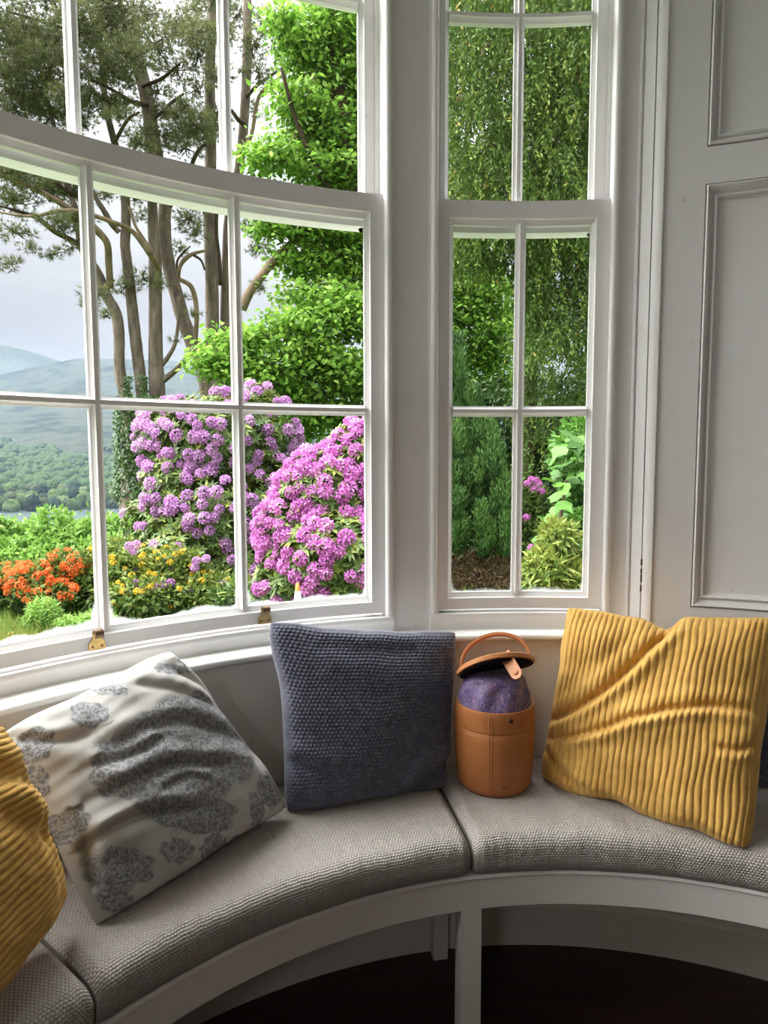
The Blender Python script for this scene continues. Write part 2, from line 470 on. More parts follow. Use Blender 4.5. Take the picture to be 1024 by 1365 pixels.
def sash_lift(a, r, parent):
    """brass hook lift screwed to the bottom rail"""
    e, t = er(a), et(a); mb = MB()
    out = [(-.0155, .846), (.0155, .846), (.0165, .850), (.0155, .861), (.009, .868), (.008, .884), (-.008, .884), (-.009, .868), (-.0155, .861), (-.0165, .850)]
    for d in (0.0005, 0.0035):
        mb.v += [tuple(e*(r - d) + t*q + np.array([0, 0, z])) for q, z in out]
    n = len(out)
    mb.f += [tuple(range(n)), tuple(range(n, 2*n))[::-1]] + [(j, (j+1) % n, n+(j+1) % n, n+j) for j in range(n)]
    k0 = len(mb.f)
    # curled hook at the top
    pr = []
    for th in np.linspace(0, 1.25*math.pi, 9):
        pr.append((r - .0035 - .009*(1 - math.cos(th)), .880 + .010*math.sin(th)))
    for th in np.linspace(1.25*math.pi, 0, 9):
        pr.append((r - .0035 - .002 - .0065*(1 - math.cos(th)), .880 + .0072*math.sin(th)))
    m = len(pr); b = len(mb.v)
    for q in (-.0085, .0085): mb.v += [tuple(e*rr + t*q + np.array([0, 0, z])) for rr, z in pr]
    mb.f += [(b+j, b+(j+1) % m, b+m+(j+1) % m, b+m+j) for j in range(m)] + [tuple(b+j for j in range(m)), tuple(b+m+j for j in range(m))[::-1]]
    o = mb.build('sash_lift', M_BRASS, parent, True, 35)
    o['label'] = 'brass hook lift'
    o.data.materials.append(M_DARKBRASS)
    for p in o.data.polygons:
        if p.index >= k0: p.material_index = 1
    sb = MB()
    for q in (-.0095, .0095):
        c = e*(r - .0035) + t*q + np.array([0, 0, .853])
        vs = [c + .0026*(math.cos(x)*t + math.sin(x)*np.array([0, 0, 1])) for x in np.linspace(0, 2*math.pi, 10)[:-1]] + [c - e*.0012]
        k = len(sb.v); sb.v += [tuple(p) for p in vs]; sb.f += [(k+j, k+(j+1) % 9, k+9) for j in range(9)]
    me = sb.mesh('screws'); k = len(o.data.vertices)
    bm = bmesh.new(); bm.from_mesh(o.data); nf = len(bm.faces); bm.from_mesh(me)
    bm.faces.ensure_lookup_table()
    for f in bm.faces[nf:]: f.material_index = 1
    bm.to_mesh(o.data); bm.free()

for i, (a0, a1, n) in enumerate(WINS):
    w = empty('window_%d' % (i + 1), pol((a0 + a1)/2, 1.42, 0.844)); tag(w, kind='structure')
    fr = MB()
    for sd, a in ((-1, a0), (1, a1)):
        # staff bead (round) with a quirk, parting bead and box lining
        k = math.degrees(1/1.39)
        bw = 0.017
        prof = [(0, 1.398)] + [(bw*0.5 - bw*0.5*math.cos(x), 1.384 - 0.009*math.sin(x)) for x in np.linspace(0, math.pi, 9)] + [(bw, 1.398)]
        fr.post([(sd*t, r) for t, r in prof], a + sd*0.02, 0.838, Z_TOP + 0.03)
        fr.post([(sd*t, r) for t, r in [(0.017, 1.386), (0.022, 1.386), (0.022, 1.40), (0.017, 1.40)]], a + sd*0.02, 0.838, Z_TOP + 0.03)
        fr.post([(sd*t, r) for t, r in [(0.003, 1.397), (0.03, 1.397), (0.03, 1.56), (0.003, 1.56)]], a, 0.838, Z_TOP + 0.03)
        fr.post([(sd*t, r) for t, r in [(-0.006, 1.4435), (0.004, 1.4435), (0.004, 1.4515), (-0.006, 1.4515)]], a, Z_A, Z_TOP)
        fr.post([(sd*t, r) for t, r in [(-0.012, 1.4975), (0.004, 1.4975), (0.004, 1.56), (-0.012, 1.56)]], a, 0.84, Z_TOP)
    fr.arcbox(a0 - .5, a1 + .5, 1.384, 1.56, Z_TOP + .001, Z_TOP + .03, 1.0)
    fr.build('frame', M_PAINT, w)
    lifts = (-41.65, -26.6) if i == 0 else ()
    sash('lower_sash', a0, a1, n, R_SASH, Z_E, 0.887, Z_C, 1.790, Z_A, w, 1.0 if i == 0 else 0.45, lifts)
    sash('upper_sash', a0, a1, n, R_SASH + .0535, 1.785, 1.846, 2.300, 2.755, Z_TOP, w, 0.0)

# ------------------------------------------------------------------ right reveal and panelling
def right_wall(mirror, idx):
    A = (lambda a: a) if not mirror else (lambda a: 2*AX - a)
    RP = 1.346
    P = lambda px, R: ang(px, R)
    a_lin0 = P(820, 1.392)
    pts = [(8.6, 1.392), (a_lin0, 1.392), (P(841, 1.392), 1.392)]
    b = P(841, 1.392)
    pts += [(b, 1.386), (b + .15, 1.3845), (b + .30, 1.386), (b + .32, 1.391)]
    # splayed bright face, crack, round bead, edge
    s0 = b + .34; s1 = P(861, 1.354)
    pts += [(s0, 1.391), (s1, 1.354), (s1 + .02, 1.364), (s1 + .09, 1.364), (s1 + .11, 1.354)]
    c1 = P(877, 1.340)
    pts += [(s1 + .30, 1.3475), (s1 + (c1 - s1)*.55, 1.3425), (c1 - .1, 1.3405), (c1, 1.342), (c1 + .06, 1.3455), (c1 + .12, RP)]
    a_st = c1 + .12
    mb = MB()
    mb.strip([(A(a), r) for a, r in pts], 0.80, Z_CEIL)
    pa0 = P(930, RP); pa1 = 34.0; aE = 40.0
    rows = [(0.872, 1.842), (1.922, 2.78)]
    zs = [0.0] + [z for r_ in rows for z in r_] + [Z_CEIL]
    def patch(a0, a1, z0, z1):
        q = sorted((A(a0), A(a1))); mb.patch(q[0], q[1], z0, z1, RP)
    patch(a_st, pa0, 0.0, Z_CEIL); patch(pa1, A_END1, 0.0, Z_CEIL)
    for z0, z1 in ((0.0, rows[0][0]), (rows[0][1], rows[1][0]), (rows[1][1], Z_CEIL)): patch(pa0, pa1, z0, z1)
    wr = mb.build('wall_right' if not mirror else 'wall_left', M_PANEL, smooth=True, angle=25); tag(wr, kind='structure')
    if not mirror:      # old paint has flaked off along the crack
        for y0, y1 in ((745, 753), (758, 764), (766, 775), (780, 788)):
            z1_, z0_ = on_cyl(844, y0, 1.354)[2], on_cyl(844, y1, 1.354)[2]
            MB().post([(-.0020, 1.3530), (.0020, 1.3530), (.0020, 1.362), (-.0020, 1.362)], s1 + .05, z0_, z1_).build('paint_chip', M_DARKBRASS, wr)
    # mitred mouldings and flat panels
    prof = [(0.0, 0.0), (0.0012, -0.010), (0.0030, -0.010), (0.0032, 0.0020), (0.0060, 0.0045), (0.0090, 0.0020), (0.016, -0.009), (0.021, -0.0140),
            (0.0225, -0.0075), (0.0255, -0.0050), (0.0285, -0.0075), (0.030, -0.0165), (0.036, -0.0180)]
    for z0, z1 in rows:
        def ringpts(ins, d, n=14):
            da = math.degrees(ins / RP); out = []
            l, r_, bt, tp = pa0 + da, pa1 - da, z0 + ins, z1 - ins
            for k in range(n): out.append((l + (r_-l)*k/n, bt))
            out.append((r_, bt))
            for k in range(n): out.append((r_ + (l-r_)*k/n, tp))
            out.append((l, tp))
            return [pol(A(a), RP - d, z) for a, z in out]
        mm = MB(); N = 30
        for ins, d in prof: mm.v += ringpts(ins, d)
        for i in range(len(prof)-1):
            mm.f += [(i*N + j, i*N + (j+1) % N, (i+1)*N + (j+1) % N, (i+1)*N + j) for j in range(N)]
        mm.build('moulding', M_PANEL, wr, smooth=True, angle=28)
        da = math.degrees(.034 / RP)
        q = sorted((A(pa0 + da), A(pa1 - da)))
        MB().patch(q[0], q[1], z0 + .034, z1 - .034, RP + .0178).build('panel', M_PANEL, wr, smooth=True)
right_wall(False, 0)
right_wall(True, 1)

# ------------------------------------------------------------------ room behind the camera
def room():
    f = er(AX + 180)[:2]; s = np.array([f[1], -f[0]])      # into the room, and sideways
    e1 = np.array(pol(A_END1, 1.40, 0))[:2]; e0 = np.array(pol(A_END0, 1.40, 0))[:2]
    HW, D = 2.7, 5.2
    def P(u, v): q = s*u + f*v; return (q[0], q[1])
    u1 = float(np.dot(e1, s)); u0 = float(np.dot(e0, s)); v1 = float(np.dot(e1, f))
    if u1 < u0: u0, u1 = u1, u0
    def wall(name, pa, pb, z0=0.0, z1=Z_CEIL, t=0.1):
        d = np.array(pb) - np.array(pa); nrm = np.array([d[1], -d[0]]); nrm = nrm/np.linalg.norm(nrm)*t
        if np.dot(nrm, np.array(pa) - f*2.5) < 0: nrm = -nrm
        q = [pa, pb, tuple(np.array(pb) + nrm), tuple(np.array(pa) + nrm)]
        mb = MB().hexa([(x, y, z0) for x, y in q] + [(x, y, z1) for x, y in q])
        return mb
    flank = wall('', P(-HW, v1), P(u0, v1)); w2 = wall('', P(u1, v1), P(HW, v1)); flank.add(w2.v, w2.f)
    tag(flank.build('wall_front', M_ROOMWALL), kind='structure')
    tag(wall('', P(-HW, v1), P(-HW, D)).build('wall_side', M_ROOMWALL), kind='structure')
    tag(wall('', P(HW, v1), P(HW, D)).build('wall_far', M_ROOMWALL), kind='structure')
    tag(wall('', P(-HW, D), P(HW, D)).build('wall_back', M_ROOMWALL), kind='structure')
    def slab(z0, z1):
        mb = MB()
        arc = [pol(A_END0 + (A_END1 - A_END0)*i/60, 1.45, 0)[:2] for i in range(61)]
        rect = [P(HW, v1), P(HW, D), P(-HW, D), P(-HW, v1)]
        if np.dot(np.array(arc[-1]), s) < 0: rect = rect[::-1]
        ring = arc + rect; n = len(ring)
        mb.v = [(x, y, z0) for x, y in ring] + [(x, y, z1) for x, y in ring]
        mb.f = [tuple(range(n)), tuple(range(n, 2*n))[::-1]] + [(i, (i+1) % n, n + (i+1) % n, n + i) for i in range(n)]
        return mb
    tag(slab(-0.06, 0.0).build('floor', M_FLOOR), kind='structure')
    tag(slab(Z_CEIL, Z_CEIL + .06).build('ceiling', M_CEIL), kind='structure')
room()

# ================================================================== BENCH
bench = empty('curved_bench', pol(-31, 1.15, 0))
tag(bench, 'curved white-painted wooden window bench following the bay, open underneath', 'bench')
BA0, BA1 = A_END0 + 8, 41.0
prof = [(1.000, 0.420), (0.972, 0.420), (0.970, 0.414), (0.973, 0.412), (0.974, 0.349), (0.978, 0.345), (1.000, 0.345)]
MB().sweep(prof, BA0, BA1, 0.75).build('front_rail', M_BENCH, bench, True, 35)
MB().arcbox(BA0, BA1, 1.001, 1.315, 0.404, 0.420, 1.0).build('seat_board', M_BENCH, bench)
MB().arcbox(BA0, BA1, 1.290, 1.316, 0.345, 0.4035, 1.0).build('back_rail', M_BENCH, bench)
for a in (-92.5, -51.6, -10.6, 30.3):
    MB().post([(-.021, .9745), (.021, .9745), (.021, 1.012), (-.021, 1.012)], a, 0.0, 0.4035).build('leg', M_BENCH, bench)
for a in (-91.5, -50.5, -9.5, 31.5):
    mb = MB().post([(-.018, 1.285), (.018, 1.285), (.018, 1.315), (-.018, 1.315)], a, 0.0, 0.344)
    mb.build('back_leg', M_BENCH, bench)

# ------------------------------------------------------------------ fabrics
def weave_mat():
    m, nt, out = new_mat('oatmeal_basket_weave')
    uv = nt.uv()
    h = stitch(nt, uv, 150.0, 190.0, 0.5)
    sv = nt.n('ShaderNodeMapping', {0: uv}); sv.inputs['Scale'].default_value = (400, 12, 1)
    th = nt.noise(1.0, 3, 0.6, sv.outputs[0])
    big = nt.noise(7.0, 4, 0.6, uv)
    c = nt.mix(nt.n('ShaderNodeMapRange', {0: th, 1: 0.3, 2: 0.7}).outputs[0], (0.43, 0.395, 0.365, 1), (0.56, 0.515, 0.475, 1))
    c = nt.mix(nt.math('MULTIPLY', nt.n('ShaderNodeMapRange', {0: big, 1: 0.45, 2: 0.75}).outputs[0], 0.35), c, (0.37, 0.335, 0.305, 1))
    c = nt.mix(nt.math('MULTIPLY', nt.math('SUBTRACT', 1.0, h), 0.45), c, (0.24, 0.215, 0.195, 1))
    b = nt.n('ShaderNodeBsdfPrincipled', {'Base Color': c, 'Roughness': 0.85, 'Specular IOR Level': 0.2})
    nt.t.links.new(nt.bump(h, 0.9, 0.0022), b.inputs['Normal'])
    nt.t.links.new(b.outputs[0], out.inputs[0])
    return m
M_WEAVE = weave_mat()

def seat_pad(a0, a1, label, seed):
    g = 0.35
    a0 += g*0.5; a1 -= g*0.5
    n = 150
    # closed section, clockwise from the lower front
    pr = []
    rf, rb, zb, zt, q = 0.962, 1.312, 0.4206, 0.497, 0.030
    pr += [(rf + .012, zb)] + [(rf + .006, zb + .006)] + [(rf + .0015, zb + .018), (rf, zb + .030)]
    for th in np.linspace(0, math.pi/2, 9): pr.append((rf + q - q*math.cos(th), zt - q + q*math.sin(th)))
    for r in np.linspace(rf + q + .02, rb - .02, 14): pr.append((r, zt + .004*math.sin(math.pi*(r-rf)/(rb-rf))))
    for th in np.linspace(0, math.pi/2, 5): pr.append((rb - .015 + .015*math.sin(th), zt - .015 + .015*math.cos(th)))
    pr += [(rb, zb + .01), (rb - .004, zb)]
    pr = np.array(pr); m = len(pr)
    per = np.concatenate([[0], np.cumsum(np.hypot(*np.diff(pr, axis=0).T))])
    V = []; UV = []
    for i in range(n + 1):
        t = i / n
        # finer near the two ends so that they round off
        t = 0.5 - 0.5*math.cos(math.pi*t)
        a = a0 + (a1 - a0)*t
        e = min(t, 1-t) * rad(a1-a0) * 1.1
        drop = 0.017 * max(0.0, 1 - e/0.022)**2
        for j, (r, z) in enumerate(pr):
            top = (z - zb) / (zt - zb)
            w = wob(a*0.35, r*9, z*20, seed)
            fr = math.exp(-((r - rf)/0.05)**2)
            dr = 0.0028*w*fr + 0.003*fr*wob(a*1.6, z*12, 0, seed + 5)*top
            dz = (0.0022*w)*top - drop*top
            V.append(pol(a + (0.25*wob(r*14, z*9, 0, seed+9))*math.exp(-e/0.03)*0.3, r + dr + drop*0.5*fr, max(z + dz, zb)))
            UV.append((rad(a)*1.1, per[j]))
    F = [(i*m + j, (i+1)*m + j, (i+1)*m + (j+1) % m, i*m + (j+1) % m) for i in range(n) for j in range(m)]
    k = len(V)
    for i in (0, n):        # end caps as fans
        c = np.mean(V[i*m:(i+1)*m], axis=0); V.append(tuple(c)); UV.append((UV[i*m][0] + .05, 0.05))
    F += [(k, j, (j+1) % m, k) for j in range(0)]
    me = np_mesh('seat_cushion', V, F, M_WEAVE, None, True, UV)
    bm = bmesh.new(); bm.from_mesh(me); bm.verts.ensure_lookup_table()
    for base, cc in ((0, k), (n*m, k+1)):
        for j in range(m):
            try: bm.faces.new((bm.verts[cc], bm.verts[base+j], bm.verts[base+(j+1) % m]))
            except ValueError: pass
    bmesh.ops.recalc_face_normals(bm, faces=bm.faces); bm.to_mesh(me); bm.free()
    o = link('seat_cushion', me)
    return tag(o, label, 'seat cushion', 'oatmeal woven seat cushions on the bench')
seat_pad(-51.6, -10.65, 'long curved oatmeal woven seat cushion under the navy and patterned pillows', 11)
seat_pad(-10.65, 40.8, 'curved oatmeal woven seat cushion under the leather bag and ribbed pillow', 12)
seat_pad(-92.5, -51.6, 'curved oatmeal woven seat cushion under the ribbed pillow beside the patterned pillow', 13)

# ================================================================== PILLOWS
Z_SEAT = 0.5020
def bilin(C, u, v):
    C = np.asarray(C, float); u = np.asarray(u)[..., None]; v = np.asarray(v)[..., None]
    return C[0]*(1-u)*(1-v) + C[1]*u*(1-v) + C[2]*u*v + C[3]*(1-u)*v
def px2uv(CP, px, py):
    CP = np.asarray(CP, float); q = np.array([0.5, 0.5])
    for _ in range(25):
        f = bilin(CP, q[0], q[1]) - np.array([px, py]); e = 1e-4
        J = np.stack([(bilin(CP, q[0]+e, q[1]) - bilin(CP, q[0], q[1]))/e, (bilin(CP, q[0], q[1]+e) - bilin(CP, q[0], q[1]))/e], 1)
        q = q - np.linalg.solve(J, f)
    return q
def poly_dist(U, V, pts, asp=1.0):
    """distance and signed side to a polyline in uv"""
    best = np.full(U.shape, 9.0); side = np.zeros(U.shape); along = np.zeros(U.shape); L = len(pts) - 1
    for i in range(L):
        a, b = np.array(pts[i]), np.array(pts[i+1]); d = b - a; l2 = d@d
        t = np.clip(((U-a[0])*d[0] + (V-a[1])*d[1])/l2, 0, 1)
        dx, dy = U - a[0] - t*d[0], V - a[1] - t*d[1]
        dd = np.hypot(dx, dy); sg = np.sign(d[0]*dy - d[1]*dx)
        m = dd < best; best = np.where(m, dd, best); side = np.where(m, sg, side); along = np.where(m, (i + t)/L, along)
    return best, side, along
def pillow(name, C3, thick, nu, nv, mat, label, folds=(), rib=None, stitchgeo=None, pinch=0.05, seed=1, edge=None, blobs=None, group=None, power=0.42, soft=0.006, round_=0.05):
    C3 = np.asarray(C3, float)
    u = np.linspace(0, 1, nu); v = np.linspace(0, 1, nv)
    # crowd the samples a little at the rim
    U, V = np.meshgrid(u, v, indexing='ij')
    Uw = 0.5 + (U - 0.5)*(1 - pinch*4*V*(1-V)*np.abs(2*U-1)**1.5)
    Vw = 0.5 + (V - 0.5)*(1 - pinch*4*U*(1-U)*np.abs(2*V-1)**1.5)
    # round the corners off slightly
    cr = 1 - round_*(np.abs(2*U-1)*np.abs(2*V-1))**5
    P = bilin(C3, 0.5 + (Uw-.5)*cr, 0.5 + (Vw-.5)*cr)
    ex = C3[1]-C3[0]+C3[2]-C3[3]; ey = C3[3]-C3[0]+C3[2]-C3[1]
    n = np.cross(ex, ey); n /= np.linalg.norm(n)
    exn, eyn = ex/np.linalg.norm(ex), ey/np.linalg.norm(ey)
    P = P + exn*(0.0055*wob(U*6, V*6, 9, seed+11))[..., None] + eyn*(0.0055*wob(U*6, V*6, 9, seed+12))[..., None]
    cen = C3.mean(0)
    if np.dot(n, CAM - cen) < 0: n = -n
    H = np.clip((1-(2*U-1)**2)*(1-(2*V-1)**2), 0, 1)**power * thick*0.5
    rimf = np.clip(np.minimum(np.minimum(U, 1-U), np.minimum(V, 1-V))/0.05, 0, 1)
    disp = (soft*wob(U*5, V*5, 0, seed) + 0.4*soft*wob(U*13, V*13, 3, seed+7))*rimf
    for pts, dep, wid, rdg in folds:
        pts = catmull(np.array(pts), 5) if len(pts) > 2 else pts
        d, sg, al = poly_dist(U, V, pts)
        fade = np.clip(np.sin(np.pi*np.clip(al, 0.04, 0.96))*2.2, 0, 1)
        s_ = d*sg
        disp += fade*(-dep*np.exp(-(s_/wid)**2) + rdg*dep*np.exp(-((s_ - 2.4*wid)/(1.7*wid))**2) + 0.5*rdg*dep*np.exp(-((s_ + 3.2*wid)/(2.2*wid))**2))
    if edge is not None: P = P + edge(U, V)
    ribd = 0
    if rib is not None:
        ax, cnt, amp = rib
        t = (U if ax == 'u' else V) + 0.010*wob(U*5, V*5, 1, seed+3) + 0.0015*wob(U*30, V*30, 1, seed+5)
        t = t*cnt; fr = t - np.floor(t)
        ribd = amp*np.sqrt(np.clip(1 - (2*fr-1)**2, 0, 1)) * (1 + 0.15*wob(U*40, V*40, 2, seed+4))
    if stitchgeo is not None:
        cu, cv, amp = stitchgeo
        row = np.floor(V*cv); tu = U*cu + 0.5*np.mod(row, 2); tv = V*cv
        ribd = amp*np.power(np.abs(np.sin(np.pi*tu))*np.abs(np.sin(np.pi*tv)), 0.55)
    rf2 = np.clip(rimf*1.2, 0.0, 1)
    F = P + n*(H + disp + ribd*np.maximum(rf2, 0.35))[..., None]
    B = P - n*(H*0.85 + ribd*0.6*rf2)[..., None]
    fidx = np.arange(nu*nv).reshape(nu, nv)
    bidx = fidx.copy()
    inner = np.zeros((nu, nv), bool); inner[1:-1, 1:-1] = True
    bidx[inner] = nu*nv + np.arange(inner.sum())
    verts = np.vstack([F.reshape(-1, 3), B[inner]])
    # resting on the seat and against the wall
    verts[:, 2] = np.maximum(verts[:, 2], Z_SEAT)
    rr = np.hypot(verts[:, 0], verts[:, 1])
    lim = np.where(verts[:, 2] < 0.806, 1.306, 1.357)
    k = np.minimum(1.0, lim/rr); verts[:, 0] *= k; verts[:, 1] *= k
    def quads(ix, flip):
        q = np.stack([ix[:-1, :-1], ix[1:, :-1], ix[1:, 1:], ix[:-1, 1:]], -1).reshape(-1, 4)
        return q[:, ::-1] if flip else q
    faces = np.vstack([quads(fidx, False), quads(bidx, True)])
    uv = np.vstack([np.stack([U, V], -1).reshape(-1, 2), np.stack([U, V], -1)[inner]])
    attrs = {}
    if blobs is not None:
        mk = np.zeros_like(U)
        wu = U + 0.012*wob(U*30, V*30, 0, 91); wv = V + 0.012*wob(U*30, V*30, 5, 92)
        for (bu, bv, ru, rv, th) in blobs:
            c, s = math.cos(th), math.sin(th)
            x, y = (wu-bu)*c + (wv-bv)*s, -(wu-bu)*s + (wv-bv)*c
            an = np.arctan2(y/rv, x/ru)
            q = np.hypot(x/ru, y/rv)*(1 + 0.07*np.cos(an*8))
            mk = np.maximum(mk, np.clip((1.08 - q)*9, 0, 1))
        attrs['pattern'] = np.concatenate([mk.ravel(), mk[inner]])
    me = np_mesh(name, verts, faces, mat, attrs, True, uv)
    o = link(name, me)
    return tag(o, label, 'pillow', group)

def corduroy_mat():
    m, nt, out = new_mat('mustard_corduroy')
    co = nt.obj()
    f = nt.n('ShaderNodeMapRange', {0: nt.noise(22.0, 5, 0.65, co), 1: 0.3, 2: 0.72}).outputs[0]
    c = nt.mix(f, (0.52, 0.29, 0.07, 1), (0.72, 0.44, 0.13, 1))
    b = nt.n('ShaderNodeBsdfPrincipled', {'Base Color': c, 'Roughness': 0.8, 'Specular IOR Level': 0.15, 'Sheen Weight': 0.35, 'Sheen Roughness': 0.4})
    b.inputs['Sheen Tint'].default_value = (1, 0.8, 0.45, 1)
    nt.t.links.new(nt.bump(nt.noise(260.0, 3, 0.7, co), 0.5, 0.002), b.inputs['Normal'])
    nt.t.links.new(b.outputs[0], out.inputs[0])
    return m
def navy_mat():
    m, nt, out = new_mat('navy_knit')
    co = nt.obj()
    f = nt.n('ShaderNodeMapRange', {0: nt.noise(55.0, 4, 0.65, co), 1: 0.3, 2: 0.72}).outputs[0]
    c = nt.mix(f, (0.070, 0.074, 0.108, 1), (0.125, 0.130, 0.175, 1))
    b = nt.n('ShaderNodeBsdfPrincipled', {'Base Color': c, 'Roughness': 0.85, 'Specular IOR Level': 0.2, 'Sheen Weight': 0.25})
    nt.t.links.new(nt.bump(nt.noise(500.0, 3, 0.7, co), 0.5, 0.001), b.inputs['Normal'])
    nt.t.links.new(b.outputs[0], out.inputs[0])
    return m
def print_mat():
    m, nt, out = new_mat('grey_block_print_cotton')
    uv = nt.uv(); co = nt.obj()
    # curls and dots inside the printed motifs
    mp = nt.n('ShaderNodeMapping', {0: uv}); mp.inputs['Scale'].default_value = (26, 26, 1)
    wv = nt.n('ShaderNodeTexNoise', {'Scale': 1.3, 'Detail': 1.0}); nt.t.links.new(mp.outputs[0], wv.inputs['Vector'])
    add = nt.n('ShaderNodeVectorMath', {0: mp.outputs[0], 1: wv.outputs[1]}, operation='ADD')
    vo = nt.n('ShaderNodeTexVoronoi', {'Vector': add.outputs[0], 'Scale': 1.0, 'Randomness': 0.9})
    rings = nt.math('SINE', nt.math('MULTIPLY', vo.outputs['Distance'], 15.0))
    curl = nt.n('ShaderNodeMapRange', {0: rings, 1: 0.15, 2: 0.75}).outputs[0]
    nz = nt.noise(140.0, 3, 0.7, co)
    base = nt.mix(nt.n('ShaderNodeMapRange', {0: nt.noise(9.0, 4, 0.6, co), 1: 0.3, 2: 0.7}).outputs[0], (0.44, 0.425, 0.405, 1), (0.52, 0.505, 0.485, 1))
    ink = nt.mix(nt.math('MULTIPLY', curl, 0.8), (0.145, 0.148, 0.16, 1), (0.38, 0.38, 0.39, 1))
    ink = nt.mix(nt.n('ShaderNodeMapRange', {0: nz, 1: 0.45, 2: 0.75}).outputs[0], ink, (0.40, 0.40, 0.41, 1))
    c = nt.mix(nt.math('MULTIPLY', nt.attr('pattern'), 0.92), base, ink)
    b = nt.n('ShaderNodeBsdfPrincipled', {'Base Color': c, 'Roughness': 0.85, 'Specular IOR Level': 0.2})
    nt.t.links.new(nt.bump(nt.noise(600.0, 2, 0.6, co), 0.25, 0.0006), b.inputs['Normal'])
    nt.t.links.new(b.outputs[0], out.inputs[0])
    return m
M_CORD, M_NAVY, M_PRINT = corduroy_mat(), navy_mat(), print_mat()

# --- patterned pillow, leaning with one corner up
CP = [(122, 1245), (392, 1076), (226, 858), (-2, 972)]
RR = [1.066, 1.165, 1.29, 1.275]
C3 = [on_cyl(p[0], p[1], r) for p, r in zip(CP, RR)]
def U_(*pts): return [tuple(px2uv(CP, *p)) for p in pts]
BL = [(205,1030,112,66,.1),(235,975,88,46,.25),(215,1095,74,32,-.2),(285,1010,40,50,.2),(130,1045,40,40,0),(94,963,26,22,0),(207,899,24,13,.2),(254,882,32,24,.5),(121,930,24,10,-.3),(258,942,12,12,0),
      (35,1002,30,24,.4),(39,1052,18,24,0),(78,1110,22,24,0),(135,1172,42,28,-.1),(140,1212,30,14,-.4),(205,1152,26,18,-.2),(260,1149,24,18,-.3),
      (320,1090,14,27,.2),(352,1055,26,38,-.4),(250,1118,26,14,0),(383,1074,8,8,0),(170,1183,10,8,0),(300,1135,12,7,0)]
sc_ = 1.0/ (0.5*(np.hypot(270, 169) + np.hypot(228, 218)))
th0 = math.atan2(169, 270)
blobs = []
for x, y, rx, ry, th in BL:
    q = px2uv(CP, x, y); blobs.append((q[0], q[1], rx*sc_, ry*sc_, th - th0))
pillow('patterned_pillow', C3, 0.155, 230, 230, M_PRINT, 'crumpled pale cotton pillow printed with grey medallions, beside the navy knitted pillow',
       folds=[(U_((118,1015),(165,990),(220,975),(305,990)), .008, .026, .8), (U_((95,1082),(160,1052),(220,1035),(300,1030)), .009, .024, .9), (U_((90,1040),(150,1022),(190,1000)), .006, .02, .8),
              (U_((92,1138),(140,1112),(180,1098),(240,1092)), .012, .020, .8), (U_((150,925),(205,930),(285,950)), .006, .025, .8), (U_((215,900),(250,915),(290,945)), .005, .02, .7),
              (U_((95,1120),(102,1160),(118,1200)), .009, .022, .5), (U_((325,990),(332,1040),(350,1090)), .006, .022, .8), (U_((10,985),(60,1000),(105,985)), .008, .022, .8), (U_((180,1075),(215,1055),(245,1060)), .005, .016, .8)],
       seed=21, blobs=blobs, pinch=0.045, soft=0.009, power=0.45)
# --- navy knitted pillow
CP = [(378, 1092), (598, 1055), (612, 838), (355, 822)]
RR = [1.185, 1.19, 1.275, 1.275]
C3 = [on_cyl(p[0], p[1], r) for p, r in zip(CP, RR)]
pillow('knitted_pillow', C3, 0.15, 331, 357, M_NAVY, 'square navy knitted pillow standing beside the tan leather bag',
       folds=[(U_((362,1010),(400,1022),(440,1035)), .008, .03, .8), (U_((530,1062),(570,1030),(625,1005)), .012, .04, .7), (U_((400,850),(480,862),(560,858)), .005, .05, .5)],
       stitchgeo=(44, 50, 0.0042), seed=31, pinch=0.07, group='navy knitted pillows')
# --- second navy pillow behind the ribbed one
CP = [(930, 1052), (1130, 1085), (1125, 852), (893, 829)]
RR = [1.275, 1.25, 1.325, 1.33]
C3 = [on_cyl(p[0], p[1], r) for p, r in zip(CP, RR)]
pillow('knitted_pillow', C3, 0.05, 181, 191, M_NAVY, 'navy knitted pillow mostly hidden behind the mustard ribbed pillow', stitchgeo=(30, 32, 0.003), seed=32, pinch=0.05, group='navy knitted pillows')
# --- mustard ribbed pillow next to the bag
CP = [(716, 1042), (1006, 1146), (1046, 822), (752, 806)]
RR = [1.19, 0.975, 1.245, 1.275]
C3 = [on_cyl(p[0], p[1], r) for p, r in zip(CP, RR)]
def notch(U, V):
    d = np.exp(-((U - 0.50)/0.07)**2)*np.clip((V - 0.75)/0.25, 0, 1)**2
    s = np.clip(1 - U/0.5, 0, 1)*np.exp(-((1 - V)/0.25)**2)
    wv = 0.006*np.sin(U*17 + 1)*np.exp(-V/0.12)
    return np.stack([0*U, 0*U, -0.018*d + wv - 0.018*np.clip(U/0.5, 0, 1)*(U < 0.5)*np.clip((V-.6)/.4, 0, 1)**2 - 0.018*np.exp(-((U-.5)/.04)**2)*(U >= 0.5)*np.clip((V-.6)/.4, 0, 1)**2], -1)
pillow('ribbed_pillow', C3, 0.185, 337, 240, M_CORD, 'slouching mustard wide-ribbed corduroy pillow leaning beside the tan leather bag',
       folds=[(U_((912,828),(884,868),(846,910),(802,942),(755,958),(715,962)), .015, .018, .85), (U_((1030,972),(985,958),(920,960),(860,970),(800,985),(725,985)), .011, .015, .8),
              (U_((715,990),(742,1012),(770,1042),(800,1068)), .011, .017, .7), (U_((1018,1003),(990,1012),(965,1008)), .008, .014, .7), (U_((735,880),(790,900),(850,870)), .004, .04, .5), (U_((800,1000),(880,1010),(960,1000)), .003, .05, .5)],
       rib=('u', 33.5, 0.0052), seed=41, soft=0.015, pinch=0.06, edge=notch, group='mustard ribbed pillows')
